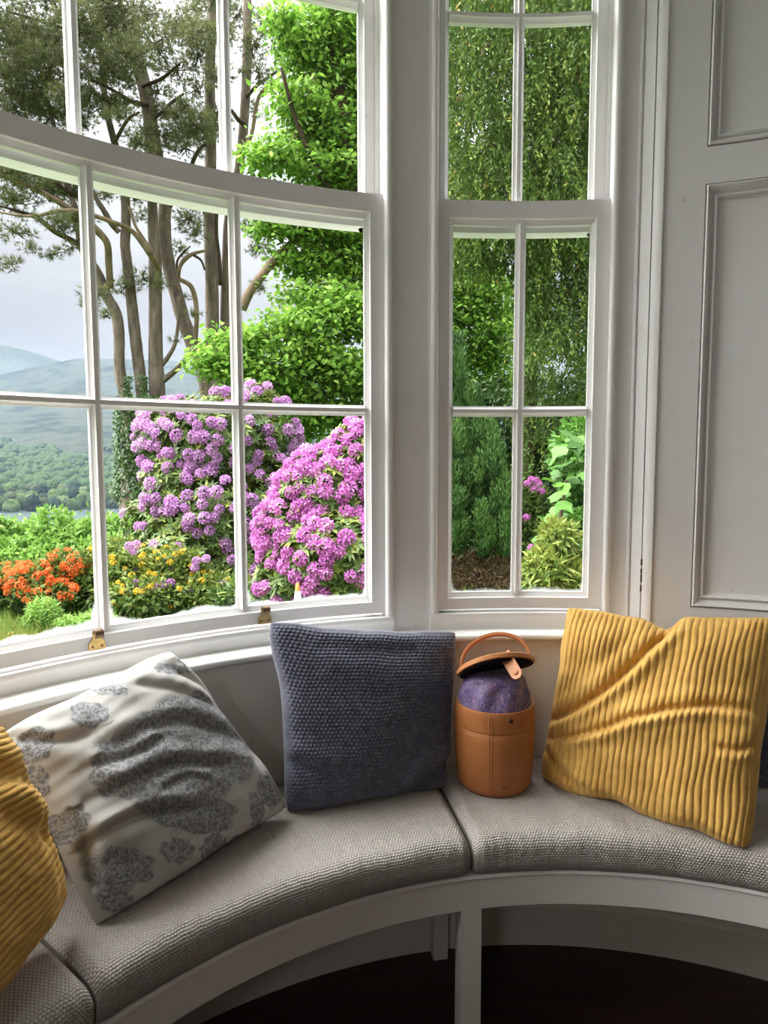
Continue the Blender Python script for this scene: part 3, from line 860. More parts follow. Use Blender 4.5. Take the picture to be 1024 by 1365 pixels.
# --- mustard ribbed pillow next to the patterned one
C3 = [(-0.885, 0.345, 0.505), on_cyl(92, 1196, 1.10), on_cyl(-22, 945, 1.19), (-1.09, 0.38, 0.90)]
pillow('ribbed_pillow', C3, 0.19, 210, 337, M_CORD, 'mustard corduroy pillow with crosswise ribs, tucked against the patterned pillow',
       folds=[([(0.55, .98), (0.72, .72), (0.95, .60)], .014, .05, .7), ([(0.6, .60), (0.80, .42), (0.98, .33)], .012, .05, .7), ([(0.86, .1), (0.90, .4), (.93, .7)], .008, .04, .6)],
       rib=('v', 33.5, 0.005), seed=42, pinch=0.03, group='mustard ribbed pillows')

# ================================================================== LEATHER BAG
def leather(name, c0, c1, rough=0.5):
    m, nt, out = new_mat(name); co = nt.obj()
    f = nt.n('ShaderNodeMapRange', {0: nt.noise(14.0, 5, 0.65, co), 1: 0.3, 2: 0.72}).outputs[0]
    b = nt.n('ShaderNodeBsdfPrincipled', {'Base Color': nt.mix(f, (*c0, 1), (*c1, 1)), 'Roughness': rough, 'Specular IOR Level': 0.4})
    vo = nt.n('ShaderNodeTexVoronoi', {'Vector': co, 'Scale': 330.0})
    nt.t.links.new(nt.bump(vo.outputs['Distance'], 0.12, 0.001), b.inputs['Normal'])
    nt.t.links.new(b.outputs[0], out.inputs[0]); return m
M_LEATHER = leather('tan_leather', (0.36, 0.125, 0.038), (0.47, 0.18, 0.055))
M_LEATHER2 = leather('tan_leather_trim', (0.44, 0.17, 0.06), (0.56, 0.23, 0.085), 0.45)
M_BLACK = principled('black_lining', (0.006, 0.006, 0.010), 0.9, spec=0.1)
M_SNAP = principled('dark_snap_metal', (0.03, 0.025, 0.02), 0.35, metal=0.6)
def liner_mat():
    m, nt, out = new_mat('purple_paisley_cloth'); co = nt.obj()
    vo = nt.n('ShaderNodeTexVoronoi', {'Vector': co, 'Scale': 120.0}, distance='MANHATTAN')
    nz = nt.noise(95.0, 4, 0.75, co, 1.5)
    c = nt.ramp(nz, [(0.32, (0.03, 0.025, 0.09)), (0.43, (0.16, 0.11, 0.36)), (0.54, (0.42, 0.32, 0.58)), (0.63, (0.48, 0.17, 0.20)), (0.75, (0.10, 0.14, 0.42))])
    d = nt.n('ShaderNodeMapRange', {0: vo.outputs['Distance'], 1: 0.15, 2: 0.5}).outputs[0]
    c = nt.mix(nt.math('MULTIPLY', d, 0.55), c, (0.018, 0.014, 0.045, 1))
    b = nt.n('ShaderNodeBsdfPrincipled', {'Base Color': c, 'Roughness': 0.6, 'Sheen Weight': 0.2})
    nt.t.links.new(nt.bump(nt.noise(120.0, 3, 0.6, co), 0.4, 0.002), b.inputs['Normal'])
    nt.t.links.new(b.outputs[0], out.inputs[0]); return m
M_LINER = liner_mat()
BX, BY, BZ = -0.103, 1.172, 0.5015
bag = empty('leather_bag', (BX, BY, BZ))
tag(bag, 'round tan leather lunch bag with lid ajar and purple cloth lining showing', 'bag')
bf = np.array([CAM[0]-BX, CAM[1]-BY, 0]); bf /= np.linalg.norm(bf)
br = np.array([-bf[1], bf[0], 0]); bc = np.array([BX, BY, BZ]); bu = np.array([0, 0, 1.0])
if br[0] < 0: br = -br
outer = [(.050, .001), (.072, .001), (.0785, .006), (.0825, .016), (.0855, .045), (.0880, .09), (.0885, .125), (.0880, .1425), (.0868, .144), (.0868, .1455), (.0885, .147),
         (.0882, .170), (.0872, .187), (.0858, .1905), (.0815, .1905), (.0805, .186), (.0805, .150), (.0, .150)]
o = MB().lathe(outer, (BX, BY, BZ), 56, caps=False); o.lathe([(.0, .001), (.050, .001)], (BX, BY, BZ), 56, caps=False)
body = o.build('body', M_LEATHER, bag, True, 45)
def body_pt(px, z, off=0.0004):
    """point on the bag's side facing the camera"""
    pz = np.interp(z, [q[1] for q in outer[1:13]], [q[0] for q in outer[1:13]])
    d = ray(px, 1000); th = d[0]/d[1]
    # ray / circle in plan
    c = CAM[:2] - bc[:2]; dd = d[:2]/np.linalg.norm(d[:2]); b_ = dd@c; cc = c@c - pz*pz
    t = -b_ - math.sqrt(max(b_*b_ - cc, 0)); q = c + dd*t
    nrm = np.array([q[0], q[1], 0])/pz
    return bc + np.array([q[0], q[1], z]) + nrm*off, nrm
for px in (652, 656):
    sm = MB(); pts = [body_pt(px, z)[0] for z in np.linspace(.008, .186, 26)]
    sm.tube(pts, 0.0007, 5); sm.build('seam', M_LEATHER2 if px == 652 else M_LEATHER, body)
p, nrm = body_pt(681, .1755)
tt = np.cross(nrm, bu)
sn = MB(); ring = []
for rr_, dd_ in ((.0045, .0), (.0042, .0014), (.0025, .0022), (.0, .0024)):
    ring.append([p + nrm*dd_ + rr_*(math.cos(x)*tt + math.sin(x)*bu) for x in np.linspace(0, 2*math.pi, 15)[:-1]])
sn.v = [tuple(q) for r_ in ring for q in r_]; sn.f = [(i*14+k, i*14+(k+1) % 14, (i+1)*14+(k+1) % 14, (i+1)*14+k) for i in range(3) for k in range(14)]
s_ = sn.build('snap_stud', M_SNAP, body, True); s_['label'] = 'dark metal snap stud'
# stamped mark low on the front
p, nrm = body_pt(673, .0235, 0.0002)
cu = bpy.data.curves.new('stamp', 'FONT'); cu.body = 'In'; cu.size = 0.016; cu.align_x = 'CENTER'; cu.extrude = 0.0006
to = bpy.data.objects.new('stamp_tmp', cu); COL.objects.link(to)
dg = bpy.context.evaluated_depsgraph_get(); tm = bpy.data.meshes.new_from_object(to.evaluated_get(dg))
bpy.data.objects.remove(to)
tx = np.cross(bu, nrm)
if tx[0] < 0: tx = -tx
for v_ in tm.vertices:
    q = p + tx*v_.co.x + bu*v_.co.y + nrm*v_.co.z; v_.co = q
tm.materials.clear()
M_STAMP = principled('stamped_leather', (0.16, 0.045, 0.015), 0.6)
link('stamp', tm, body, M_STAMP)['label'] = 'small dark stamped mark'
# lining cloth bulging out of the top
nl, ml = 72, 30
V = []
for j in range(ml):
    t = j/(ml-1)
    for i in range(nl):
        th = 2*math.pi*i/nl
        r0 = 0.0800*math.cos(t*1.5707)**0.28 if t < 1 else 0.0
        z0 = 0.155 + 0.100*math.sin(t*math.pi/2)**1.1
        w_ = 1 + 0.08*wob(math.cos(th)*4, math.sin(th)*4, t*5, 61)*min(1, t*4) + 0.06*math.sin(th*7 + 4*math.sin(t*4))*min(1, t*3)*(1-t) - 0.01
        V.append((BX + r0*w_*math.cos(th), BY + r0*w_*math.sin(th), BZ + z0))
F = [(j*nl+i, j*nl+(i+1) % nl, (j+1)*nl+(i+1) % nl, (j+1)*nl+i) for j in range(ml-1) for i in range(nl)]
link('lining', np_mesh('lining', V, F, M_LINER, None, True), bag)['label'] = 'purple patterned cloth lining'
# lid: stiff leather disc hinged at the back, tipped up at the front and towards its tab side
lc = bc + bu*0.268 + br*0.001
lx = br*math.cos(rad(15)) + bu*math.sin(rad(15))
ly = bf*math.cos(rad(27)) + bu*math.sin(rad(27))
ln = np.cross(lx, ly); ln /= np.linalg.norm(ln)
if ln[2] < 0: ln = -ln
ly = np.cross(ln, lx); ly = ly if ly@bf > 0 else -ly
def disc(R0, z0, z1, n=48, rim=0.003, sag=0.0):
    mb = MB(); rows = [(0, z1), (R0*.6, z1), (R0 - rim, z1), (R0, z1 - rim*.6), (R0, z0 + rim*.6), (R0 - rim, z0), (R0*.6, z0), (0, z0)]
    for r_, z_ in rows:
        for k in range(n):
            x, y = r_*math.cos(2*math.pi*k/n), r_*math.sin(2*math.pi*k/n)
            bend = -0.9*(x*x)*1.2
            mb.v.append(tuple(lc + lx*x + ly*y + ln*(z_ + bend + sag)))
    mb.f = [(i*n+k, i*n+(k+1) % n, (i+1)*n+(k+1) % n, (i+1)*n+k) for i in range(len(rows)-1) for k in range(n)]
    return mb
lid = disc(.0870, 0.0, 0.0115).build('lid', M_LEATHER2, bag, True, 50)
disc(.0820, -0.006, -0.0004).build('lid_lining', M_BLACK, lid, True, 50)['label'] = 'black inner face of the lid'
# carrying handle: an arched strap across the lid
hp = []; N = 28
for i in range(N+1):
    t = math.pi*i/N
    x = -0.074*math.cos(t); h = 0.054*math.sin(t)**0.8
    hp.append((x, h))
hm = MB()
for i, (x, h) in enumerate(hp):
    base = lc + lx*x + ly*(-0.010) + ln*(0.0125 - 1.08*x*x)
    up_ = (ln*0.75 + bu*0.35); up_ /= np.linalg.norm(up_)
    a_ = hp[max(i-1, 0)]; b_ = hp[min(i+1, N)]
    tn = np.array([b_[0]-a_[0], b_[1]-a_[1]]); tn /= np.linalg.norm(tn)
    nn = lx*(-tn[1]) + up_*tn[0]
    for q, w in ((-.012, 0), (.012, 0), (.012, .0055), (-.012, .0055)):
        hm.v.append(tuple(base + up_*h + ly*q + nn*w))
hm.f = [(i*4+k, i*4+(k+1) % 4, (i+1)*4+(k+1) % 4, (i+1)*4+k) for i in range(N) for k in range(4)] + [(0,1,2,3), (N*4+3, N*4+2, N*4+1, N*4)]
hm.build('handle', M_LEATHER2, bag, True, 40)
# closing tab with its round snap, hanging over the front of the lid
tb = MB(); q0 = W(676, 877, 1.415); q1 = W(692, 903, 1.372)
td = q1 - q0; L = np.linalg.norm(td); td /= L; tx = np.cross(td, bf); tx /= np.linalg.norm(tx); tnn = np.cross(tx, td)
if tnn@bf < 0: tnn = -tnn
out = [(-.0135, -.012), (.0135, -.012), (.0125, L-.010)] + [(.0125*math.cos(x), L-.010+.0125*math.sin(x)) for x in np.linspace(0.3, math.pi-0.3, 9)] + [(-.0125, L-.010)]
n_ = len(out)
for d_ in (0.0, 0.003): tb.v += [tuple(q0 + tx*a_ + td*b_ + tnn*d_) for a_, b_ in out]
tb.f = [tuple(range(n_)), tuple(range(n_, 2*n_))[::-1]] + [(j, (j+1) % n_, n_+(j+1) % n_, n_+j) for j in range(n_)]
tab = tb.build('closing_tab', M_LEATHER2, bag, False)
st = MB(); c_ = q0 + td*(L-.012) + tnn*.003
rows = [(.0062, 0), (.0060, .0012), (.0045, .0024), (.0018, .003), (0, .003)]
for r_, z_ in rows: st.v += [tuple(c_ + r_*(math.cos(x)*tx + math.sin(x)*td) + tnn*z_) for x in np.linspace(0, 2*math.pi, 17)[:-1]]
st.f = [(i*16+k, i*16+(k+1) % 16, (i+1)*16+(k+1) % 16, (i+1)*16+k) for i in range(4) for k in range(16)]
st.build('snap', M_LEATHER2, tab, True)

# ================================================================== FILL LIGHT: globe on a stand, added out of view to brighten the bay
lx_, ly_ = -1.0, -1.7
fill_lamp = empty('added_fill_lamp', (lx_, ly_, 0)); tag(fill_lamp, 'unseen added lamp with a lit opal globe standing in the room', 'fill_lamp')
MB().lathe([(0, 0), (.14, 0), (.14, .012), (.12, .022), (.02, .03), (.012, .045)], (lx_, ly_, 0), 36, caps=False).build('base', M_BRASS, fill_lamp, True, 40)
MB().lathe([(.010, .04), (.010, 1.80), (.022, 1.805), (.040, 1.82), (.045, 1.835)], (lx_, ly_, 0), 20, caps=False).build('pole', M_BRASS, fill_lamp, True, 40)
m_, nt_, out_ = new_mat('fill_lamp_glow')
em_ = nt_.n('ShaderNodeEmission', {'Color': (1.0, 0.97, 0.95, 1), 'Strength': 11.0}); nt_.t.links.new(em_.outputs[0], out_.inputs[0])  # glow of the added globe, fills in light on bench and panelling
MB().lathe([(.14*math.sin(t), 1.965 - .14*math.cos(t)) for t in np.linspace(0.25, math.pi, 22)], (lx_, ly_, 0), 36, caps=False).build('glow_globe', m_, fill_lamp, True)

# ================================================================== GARDEN, LAKE AND FELLS
Z_G = -0.75
def Wv(px, py, d): return W(px, py, d)
def ground_z(x, y):
    r = np.hypot(x, y)
    s = np.clip((r - 13.0)/12.0, 0, 1); s = s*s*(3-2*s)
    return Z_G - 4.0*s - np.clip((r - 20.0)*0.17, 0, 41.0)
def polar_grid(name, rs, a0, a1, na, zf, mat, seed=0):
    A = np.radians(np.linspace(a0, a1, na)); Rr = np.asarray(rs)
    AA, RR_ = np.meshgrid(A, Rr, indexing='ij')
    X, Y = RR_*np.sin(AA), RR_*np.cos(AA); Z = zf(X, Y, RR_, AA)
    V = np.stack([X, Y, Z], -1).reshape(-1, 3); ix = np.arange(V.shape[0]).reshape(AA.shape)
    F = np.stack([ix[:-1, :-1], ix[1:, :-1], ix[1:, 1:], ix[:-1, 1:]], -1).reshape(-1, 4)
    return np_mesh(name, V, F, mat, None, True)
def grass_mat():
    m, nt, out = new_mat('garden_ground'); co = nt.obj()
    c = nt.ramp(nt.noise(1.1, 6, 0.65, co), [(0.30, (0.07, 0.055, 0.03)), (0.45, (0.06, 0.10, 0.02)), (0.65, (0.10, 0.19, 0.03))])
    b = nt.n('ShaderNodeBsdfPrincipled', {'Base Color': c, 'Roughness': 0.9, 'Specular IOR Level': 0.1})
    nt.t.links.new(nt.bump(nt.noise(40.0, 4, 0.7, co), 0.6, 0.03), b.inputs['Normal'])
    nt.t.links.new(b.outputs[0], out.inputs[0]); return m
lawn = link('lawn', polar_grid('lawn', np.concatenate([np.linspace(1.55, 15, 46), np.geomspace(16, 330, 40)]), -110, 70, 90,
            lambda X, Y, R_, A_: ground_z(X, Y) + 0.05*wob(X, Y, 0, 3, 0.9)*np.clip((R_-2)/3, 0, 1), grass_mat()))
tag(lawn, 'garden lawn and bank falling away to the lake', 'lawn', kind='structure')
def water_mat():
    m, nt, out = new_mat('lake_water'); co = nt.obj()
    b = nt.n('ShaderNodeBsdfPrincipled', {'Base Color': (0.10, 0.13, 0.14, 1), 'Roughness': 0.12, 'Specular IOR Level': 0.5})
    mp = nt.n('ShaderNodeMapping', {0: co}); mp.inputs['Scale'].default_value = (0.25, 0.6, 1)
    nt.t.links.new(nt.bump(nt.noise(1.0, 3, 0.6, mp.outputs[0]), 0.25, 0.4), b.inputs['Normal'])
    nt.t.links.new(b.outputs[0], out.inputs[0]); return m
lake = link('lake', polar_grid('lake', np.linspace(180, 900, 12), -110, 70, 60, lambda X, Y, R_, A_: 0*X - 45.0, water_mat()))
tag(lake, 'pale grey lake water beyond the hedge', 'lake', kind='structure')

def fell_mat(name, stops, sc):
    m, nt, out = new_mat(name); co = nt.obj()
    n1 = nt.noise(sc, 7, 0.68, co)
    c = nt.ramp(n1, stops)
    b = nt.n('ShaderNodeBsdfPrincipled', {'Base Color': c, 'Roughness': 1.0, 'Specular IOR Level': 0.0})
    nt.t.links.new(nt.bump(nt.noise(sc*6, 5, 0.7, co), 1.0, 12.0), b.inputs['Normal'])
    nt.t.links.new(b.outputs[0], out.inputs[0]); return m
def hill_z(X, Y, R_, A_):
    deg = np.degrees(A_)
    # crest height of the near fell by bearing, taken from the skyline
    crest = np.interp(deg, [-110, -60, -33, -29, -24, -20, -16, -10, 0, 30, 70], [150, 170, 235, 262, 318, 322, 318, 300, 300, 280, 200])
    t = np.clip((R_ - 610.0)/(2500.0 - 610.0), 0, 1.3)
    base = -46 + (crest + 46)*(0.30*t + 0.70*np.clip(t, 0, 1)**2.1)
    base = np.where(t > 1, crest - (t-1)*500, base)
    return base + (10*wob(X*.004, Y*.004, 0, 5) + 26*wob(X*.0016, Y*.0016, 0, 6))*np.clip(t*2, 0, 1)*np.clip(1.6 - t, .25, 1)
fell = link('hill', polar_grid('hill', np.concatenate([np.linspace(606, 1200, 40), np.linspace(1230, 2950, 60)]), -110, 60, 240, hill_z,
            fell_mat('wooded_fell', [(0.34, (0.010, 0.016, 0.012)), (0.46, (0.024, 0.032, 0.021)), (0.55, (0.052, 0.058, 0.040)), (0.70, (0.028, 0.036, 0.025))], 0.011)))
tag(fell, 'wooded fell rising behind the lake', 'hill', kind='structure')
def hill2_z(X, Y, R_, A_):
    deg = np.degrees(A_)
    crest = np.interp(deg, [-110, -50, -33, -29, -27, -24, -20, 60], [500, 560, 640, 672, 640, 560, 470, 380])
    t = np.clip((R_ - 3300.0)/(4800.0 - 3300.0), 0, 1.2)
    return np.where(t <= 1, crest*t**1.2, crest - (t-1)*900) + 25*wob(X*.0012, Y*.0012, 0, 8)*np.clip(1.2-t, 0.2, 1)*t
o = link('hill', polar_grid('hill', np.linspace(3300, 5100, 40), -110, 60, 160, hill2_z,
         fell_mat('far_fell', [(0.35, (0.03, 0.04, 0.03)), (0.65, (0.05, 0.06, 0.045))], 0.004)))
tag(o, 'distant pale fell behind the wooded one', 'hill', kind='structure')

# ------------------------------------------------------------------ leaf scatter
T_LEAF = (np.array([(0, 0, 0), (.45, .27, .05), (1, 0, -.06), (.45, -.27, .05)], float), [(0, 1, 2), (0, 2, 3)])
T_LONG = (np.array([(0, 0, 0), (.45, .16, .03), (1, 0, -.05), (.45, -.16, .03)], float), [(0, 1, 2), (0, 2, 3)])
T_NEEDLE = (np.array([(0, .5, 0), (1, 0, 0), (0, -.5, 0)], float), [(0, 1, 2)])
T_BROAD = (np.array([(0, 0, 0), (.18, .40, .03), (.55, .50, .0), (.70, .22, .05), (1.05, 0, -.10), (.70, -.22, .05), (.55, -.50, 0), (.18, -.40, .03), (.5, 0, -.04)], float),
           [(8, 0, 1), (8, 1, 2), (8, 2, 3), (8, 3, 4), (8, 4, 5), (8, 5, 6), (8, 6, 7), (8, 7, 0)])
def unit(a): return a/(np.linalg.norm(a, axis=-1, keepdims=True) + 1e-9)
class Leaves:
    def __init__(s): s.V = []; s.F = []; s.T = []; s.k = 0
    def add(s, tpl, pos, d, nrm, size, tint, width=None):
        tv, tf = tpl; N = len(pos)
        if N == 0: return
        d = unit(d); b = unit(np.cross(nrm, d)); n = np.cross(d, b)
        size = np.broadcast_to(np.asarray(size, float), (N,)); w = size if width is None else np.broadcast_to(np.asarray(width, float), (N,))
        P = pos[:, None, :] + d[:, None, :]*(tv[None, :, 0, None]*size[:, None, None]) + b[:, None, :]*(tv[None, :, 1, None]*w[:, None, None]) + n[:, None, :]*(tv[None, :, 2, None]*size[:, None, None])
        m = len(tv)
        F = (np.arange(N)[:, None, None]*m + np.array(tf)[None]) + s.k
        s.V.append(P.reshape(-1, 3)); s.F.append(F.reshape(-1, 3)); s.T.append(np.repeat(np.clip(np.broadcast_to(tint, (N,)), 0, 1), m)); s.k += N*m
    def build(s, name, mat, parent, stuff=True):
        me = np_mesh(name, np.vstack(s.V), np.vstack(s.F), mat, {'tint': np.concatenate(s.T)})
        o = link(name, me, parent)
        if stuff: o['kind'] = 'stuff'
        return o
def rdir(n): return unit(rng.normal(size=(n, 3)))
def in_blob(px, py, d, rx, ry, rd, n, shell=0.0):
    """random points of an ellipsoid given by a photo pixel, a depth and radii in pixels / metres"""
    c = W(px, py, d); s = d/FPX
    q = rdir(n)*(shell + (1-shell)*rng.random((n, 1))**0.5)
    return c + q*np.array([rx*s, rd, ry*s]), q
def in_leafy(L, tpl, P, size, tint, up=0.6, droop=0.3, jit=0.25, width=None):
    n = len(P)
    d = rdir(n); d[:, 2] = d[:, 2]*0.4 - droop
    nr = rdir(n)*0.7 + np.array([0, 0, up])
    L.add(tpl, P, d, nr, size*(1 + jit*rng.normal(size=n)).clip(.5, 1.6), tint + 0.16*rng.normal(size=n), width)
def limb(parent, name, pts, mat, nseg=5, sides=9, rough=0.06, seed=0):
    """bark tube through (px, py, depth, diameter in px)"""
    P = np.array([W(a, b, c) for a, b, c, w in pts]); Rd = np.array([w*c/FPX/2 for a, b, c, w in pts])
    Q = catmull(P, nseg) if len(P) > 2 else np.linspace(P[0], P[1], nseg+1)
    r = np.interp(np.linspace(0, 1, len(Q)), np.linspace(0, 1, len(Rd)), Rd)
    r = r*(1 + rough*np.array([wob(i*1.3, 0, 0, seed+int(pts[0][0])) for i in range(len(Q))]))
    return MB().tube(Q, list(r), sides).build(name, mat, parent, True)
def bark_mat(name, c0, c1, c2):
    m, nt, out = new_mat(name); co = nt.obj()
    mp = nt.n('ShaderNodeMapping', {0: co}); mp.inputs['Scale'].default_value = (9, 9, 2.2)
    n1 = nt.noise(1.0, 6, 0.7, mp.outputs[0])
    c = nt.ramp(n1, [(0.3, c0), (0.5, c1), (0.72, c2)])
    b = nt.n('ShaderNodeBsdfPrincipled', {'Base Color': c, 'Roughness': 0.9, 'Specular IOR Level': 0.1})
    nt.t.links.new(nt.bump(n1, 0.8, 0.05), b.inputs['Normal']); nt.t.links.new(b.outputs[0], out.inputs[0]); return m
M_BARK = bark_mat('pine_bark', (0.07, 0.054, 0.043), (0.17, 0.135, 0.11), (0.27, 0.22, 0.18))
M_BARKR = bark_mat('red_pine_bark', (0.11, 0.08, 0.055), (0.23, 0.17, 0.115), (0.33, 0.25, 0.17))
M_BARKD = bark_mat('dark_bark', (0.025, 0.02, 0.015), (0.07, 0.05, 0.035), (0.12, 0.08, 0.055))
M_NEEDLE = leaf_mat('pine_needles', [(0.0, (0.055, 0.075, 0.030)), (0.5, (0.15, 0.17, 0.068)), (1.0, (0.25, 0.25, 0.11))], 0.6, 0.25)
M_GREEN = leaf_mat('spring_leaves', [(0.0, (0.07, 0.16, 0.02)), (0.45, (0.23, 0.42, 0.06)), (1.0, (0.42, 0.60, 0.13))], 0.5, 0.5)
M_SYC = leaf_mat('lobed_shrub_leaves', [(0.0, (0.035, 0.10, 0.016)), (0.5, (0.10, 0.23, 0.035)), (1.0, (0.22, 0.40, 0.075))], 0.5, 0.3)
M_IVY = leaf_mat('ivy_leaves', [(0.0, (0.02, 0.05, 0.012)), (1.0, (0.08, 0.16, 0.035))], 0.45, 0.2)
M_YEW = leaf_mat('drooping_conifer', [(0.0, (0.035, 0.070, 0.016)), (0.5, (0.115, 0.20, 0.036)), (0.85, (0.22, 0.30, 0.055)), (1.0, (0.38, 0.27, 0.06))], 0.6, 0.3)
M_IRISH = leaf_mat('columnar_yew', [(0.0, (0.015, 0.04, 0.014)), (0.5, (0.065, 0.15, 0.036)), (1.0, (0.17, 0.30, 0.075))], 0.6, 0.2)
M_DEAD = leaf_mat('dead_brown_foliage', [(0.0, (0.05, 0.03, 0.018)), (1.0, (0.22, 0.14, 0.07))], 0.8, 0.2)
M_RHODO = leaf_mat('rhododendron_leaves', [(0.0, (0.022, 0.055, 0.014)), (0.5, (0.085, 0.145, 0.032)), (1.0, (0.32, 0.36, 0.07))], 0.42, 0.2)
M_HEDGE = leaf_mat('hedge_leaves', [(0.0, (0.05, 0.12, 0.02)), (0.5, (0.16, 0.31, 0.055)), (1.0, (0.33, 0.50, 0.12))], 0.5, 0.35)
M_AZA = leaf_mat('azalea_leaves', [(0.0, (0.030, 0.070, 0.012)), (0.5, (0.10, 0.165, 0.030)), (1.0, (0.26, 0.29, 0.06))], 0.5, 0.3)
M_GRASS = leaf_mat('grass_blades', [(0.0, (0.05, 0.11, 0.015)), (0.6, (0.13, 0.24, 0.03)), (1.0, (0.26, 0.25, 0.09))], 0.6, 0.3)

# ------------------------------------------------------------------ pines
def pine_foliage(parent, blobs, d0, name='foliage', dens=1.0):
    L = Leaves(); tw = MB()
    for bl in blobs:
        px, py, rx, ry = bl[:4]; d = d0 + (bl[4] if len(bl) > 4 else rng.uniform(-1.2, 1.2))
        s = d/FPX
        n = int(rx*ry*0.23*dens)
        P, q = in_blob(px, py, d, rx, ry, max(rx, ry)*s*0.8, n)
        P[:, 2] += 0.05*wob(P[:, 0]*4, P[:, 1]*4, P[:, 2]*8, 71)
        # each point is a tuft of needles
        k = 12
        base = np.repeat(P, k, 0)
        ax = unit(np.repeat(q*np.array([1, 1, .5]) + np.array([0, 0, .35]) + 0.5*rng.normal(size=q.shape), k, 0))
        dr = unit(ax + 0.62*rng.normal(size=base.shape))
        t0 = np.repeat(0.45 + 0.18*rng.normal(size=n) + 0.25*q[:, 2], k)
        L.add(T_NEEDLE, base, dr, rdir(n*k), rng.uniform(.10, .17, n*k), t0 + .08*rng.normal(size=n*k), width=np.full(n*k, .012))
        c = W(px, py, d)
        for i in range(0, n, 14):
            a = c + (P[i]-c)*0.1; mid = (a + P[i])/2 + np.array([0, 0, -.05]) + rng.normal(size=3)*.04
            tw.tube([a, mid, P[i]], [.016, .011, .004], 4, caps=False)
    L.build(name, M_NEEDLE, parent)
    o = tw.build('twigs', M_BARKD, parent); o['kind'] = 'stuff'
D1 = 15.0
pa = empty('scots_pine', tuple(np.array([*W(190, 640, D1)[:2], ground_z(*W(190, 640, D1)[:2]) ])))
tag(pa, 'many-stemmed pine with ivy on its foot and long limbs over the lake', 'tree', 'pines on the garden bank')
zb = float(ground_z(*W(190, 640, D1)[:2]))
limb(pa, 'trunk', [(190, 760, D1, 66), (190, 680, D1, 58), (188, 620, D1, 50), (188, 575, D1, 52), (190, 545, D1, 58)], M_BARK, sides=14)
limb(pa, 'stem', [(180, 575, D1-.1, 24), (170, 540, D1-.1, 17), (160, 495, D1-.1, 14.5), (159, 450, D1-.1, 14), (155, 418, D1-.1, 14), (142, 394, D1-.15, 14.5), (132, 368, D1-.2, 13), (118, 345, D1-.3, 12), (108, 325, D1-.4, 11), (103, 290, D1-.5, 9), (92, 250, D1-.5, 7), (80, 200, D1-.5, 6), (60, 120, D1-.5, 5), (45, 40, D1-.5, 4)], M_BARK)
limb(pa, 'stem', [(192, 575, D1, 24), (190, 530, D1, 16), (183, 470, D1, 15), (177, 417, D1, 14.5), (171.5, 365, D1, 13.5), (167, 328, D1, 12.5), (168, 300, D1, 12.5), (167, 262, D1, 12), (160, 215, D1, 10), (150, 180, D1, 9), (141, 140, D1, 8), (136, 80, D1, 7), (130, 0, D1, 5), (128, -60, D1, 3)], M_BARK)
limb(pa, 'stem', [(206, 580, D1+.1, 28), (210, 530, D1+.1, 22), (208, 480, D1+.1, 19), (207.5, 420, D1+.1, 17.5), (207, 351, D1+.1, 16.5), (204, 300, D1+.1, 14), (203, 262, D1+.1, 12), (200, 200, D1+.1, 12), (196, 150, D1+.1, 12), (186, 105, D1+.1, 10), (172, 60, D1+.1, 8), (160, 0, D1+.1, 6), (150, -60, D1+.1, 4)], M_BARK)
limb(pa, 'branch', [(159, 310, D1-.1, 7), (148, 297, D1-.2, 8), (138, 280, D1-.3, 7), (127, 262, D1-.4, 6), (118, 240, D1-.5, 5)], M_BARK)
limb(pa, 'branch', [(147, 385, D1-.2, 9), (145, 350, D1-.3, 9), (143, 325, D1-.5, 9), (132, 310, D1-.6, 9.5), (112, 292, D1-.8, 9), (92, 278, D1-1, 8), (66, 262, D1-1.2, 7), (40, 249, D1-1.4, 6), (0, 232, D1-1.6, 5), (-40, 215, D1-1.7, 3)], M_BARKR)
limb(pa, 'branch', [(112, 330, D1-.3, 7), (95, 320, D1-.6, 7), (72, 308, D1-.8, 7), (55, 294, D1-1, 6), (35, 285, D1-1.2, 5), (5, 276, D1-1.4, 2.5), (-30, 268, D1-1.5, 1)], M_BARKD)
limb(pa, 'branch', [(212, 358, D1-.1, 8), (198, 335, D1-.4, 9), (176, 308, D1-.6, 6), (150, 296, D1-.9, 6), (110, 283, D1-1.2, 6), (80, 281, D1-1.4, 5), (45, 288, D1-1.6, 4), (10, 285, D1-1.7, 2.5), (-30, 275, D1-1.8, 1)], M_BARKR)
limb(pa, 'branch', [(205, 338, D1-.2, 4), (190, 316, D1-.3, 4), (180, 300, D1-.4, 4), (172, 275, D1-.5, 3)], M_BARKR)
limb(pa, 'branch', [(214, 510, D1+.1, 8), (224, 502, D1+.1, 8), (240, 488, D1+.1, 7), (254, 472, D1, 6.5), (272, 457, D1-.1, 5)], M_BARK)
limb(pa, 'branch', [(214, 488, D1+.1, 7), (224, 476, D1+.1, 6), (234, 456, D1+.1, 5), (238, 425, D1+.1, 4), (240, 395, D1, 3)], M_BARK)
for pts in ([(150, 195, 14, 5), (170, 160, 13.5, 4), (185, 150, 13, 3)], [(196, 140, 15, 6), (175, 135, 14.5, 6), (150, 120, 14, 4), (120, 105, 13.5, 3)], [(60, 120, 14.5, 4), (30, 105, 14, 3), (0, 98, 13.5, 2)],
            [(136, 60, 15, 5), (105, 45, 14.6, 4), (60, 30, 14.2, 3), (10, 15, 14, 3)], [(98, 262, 14.5, 5), (70, 240, 14, 4), (30, 215, 13.6, 3)], [(75, 190, 14.5, 4), (45, 170, 14, 3), (15, 150, 14, 2)],
            [(190, 115, 15, 5), (215, 105, 14.8, 4), (240, 85, 14.5, 3)], [(200, 165, 15, 4), (225, 140, 14.7, 4), (245, 125, 14.5, 3)]):
    limb(pa, 'branch', pts, M_BARKD)
L = Leaves()
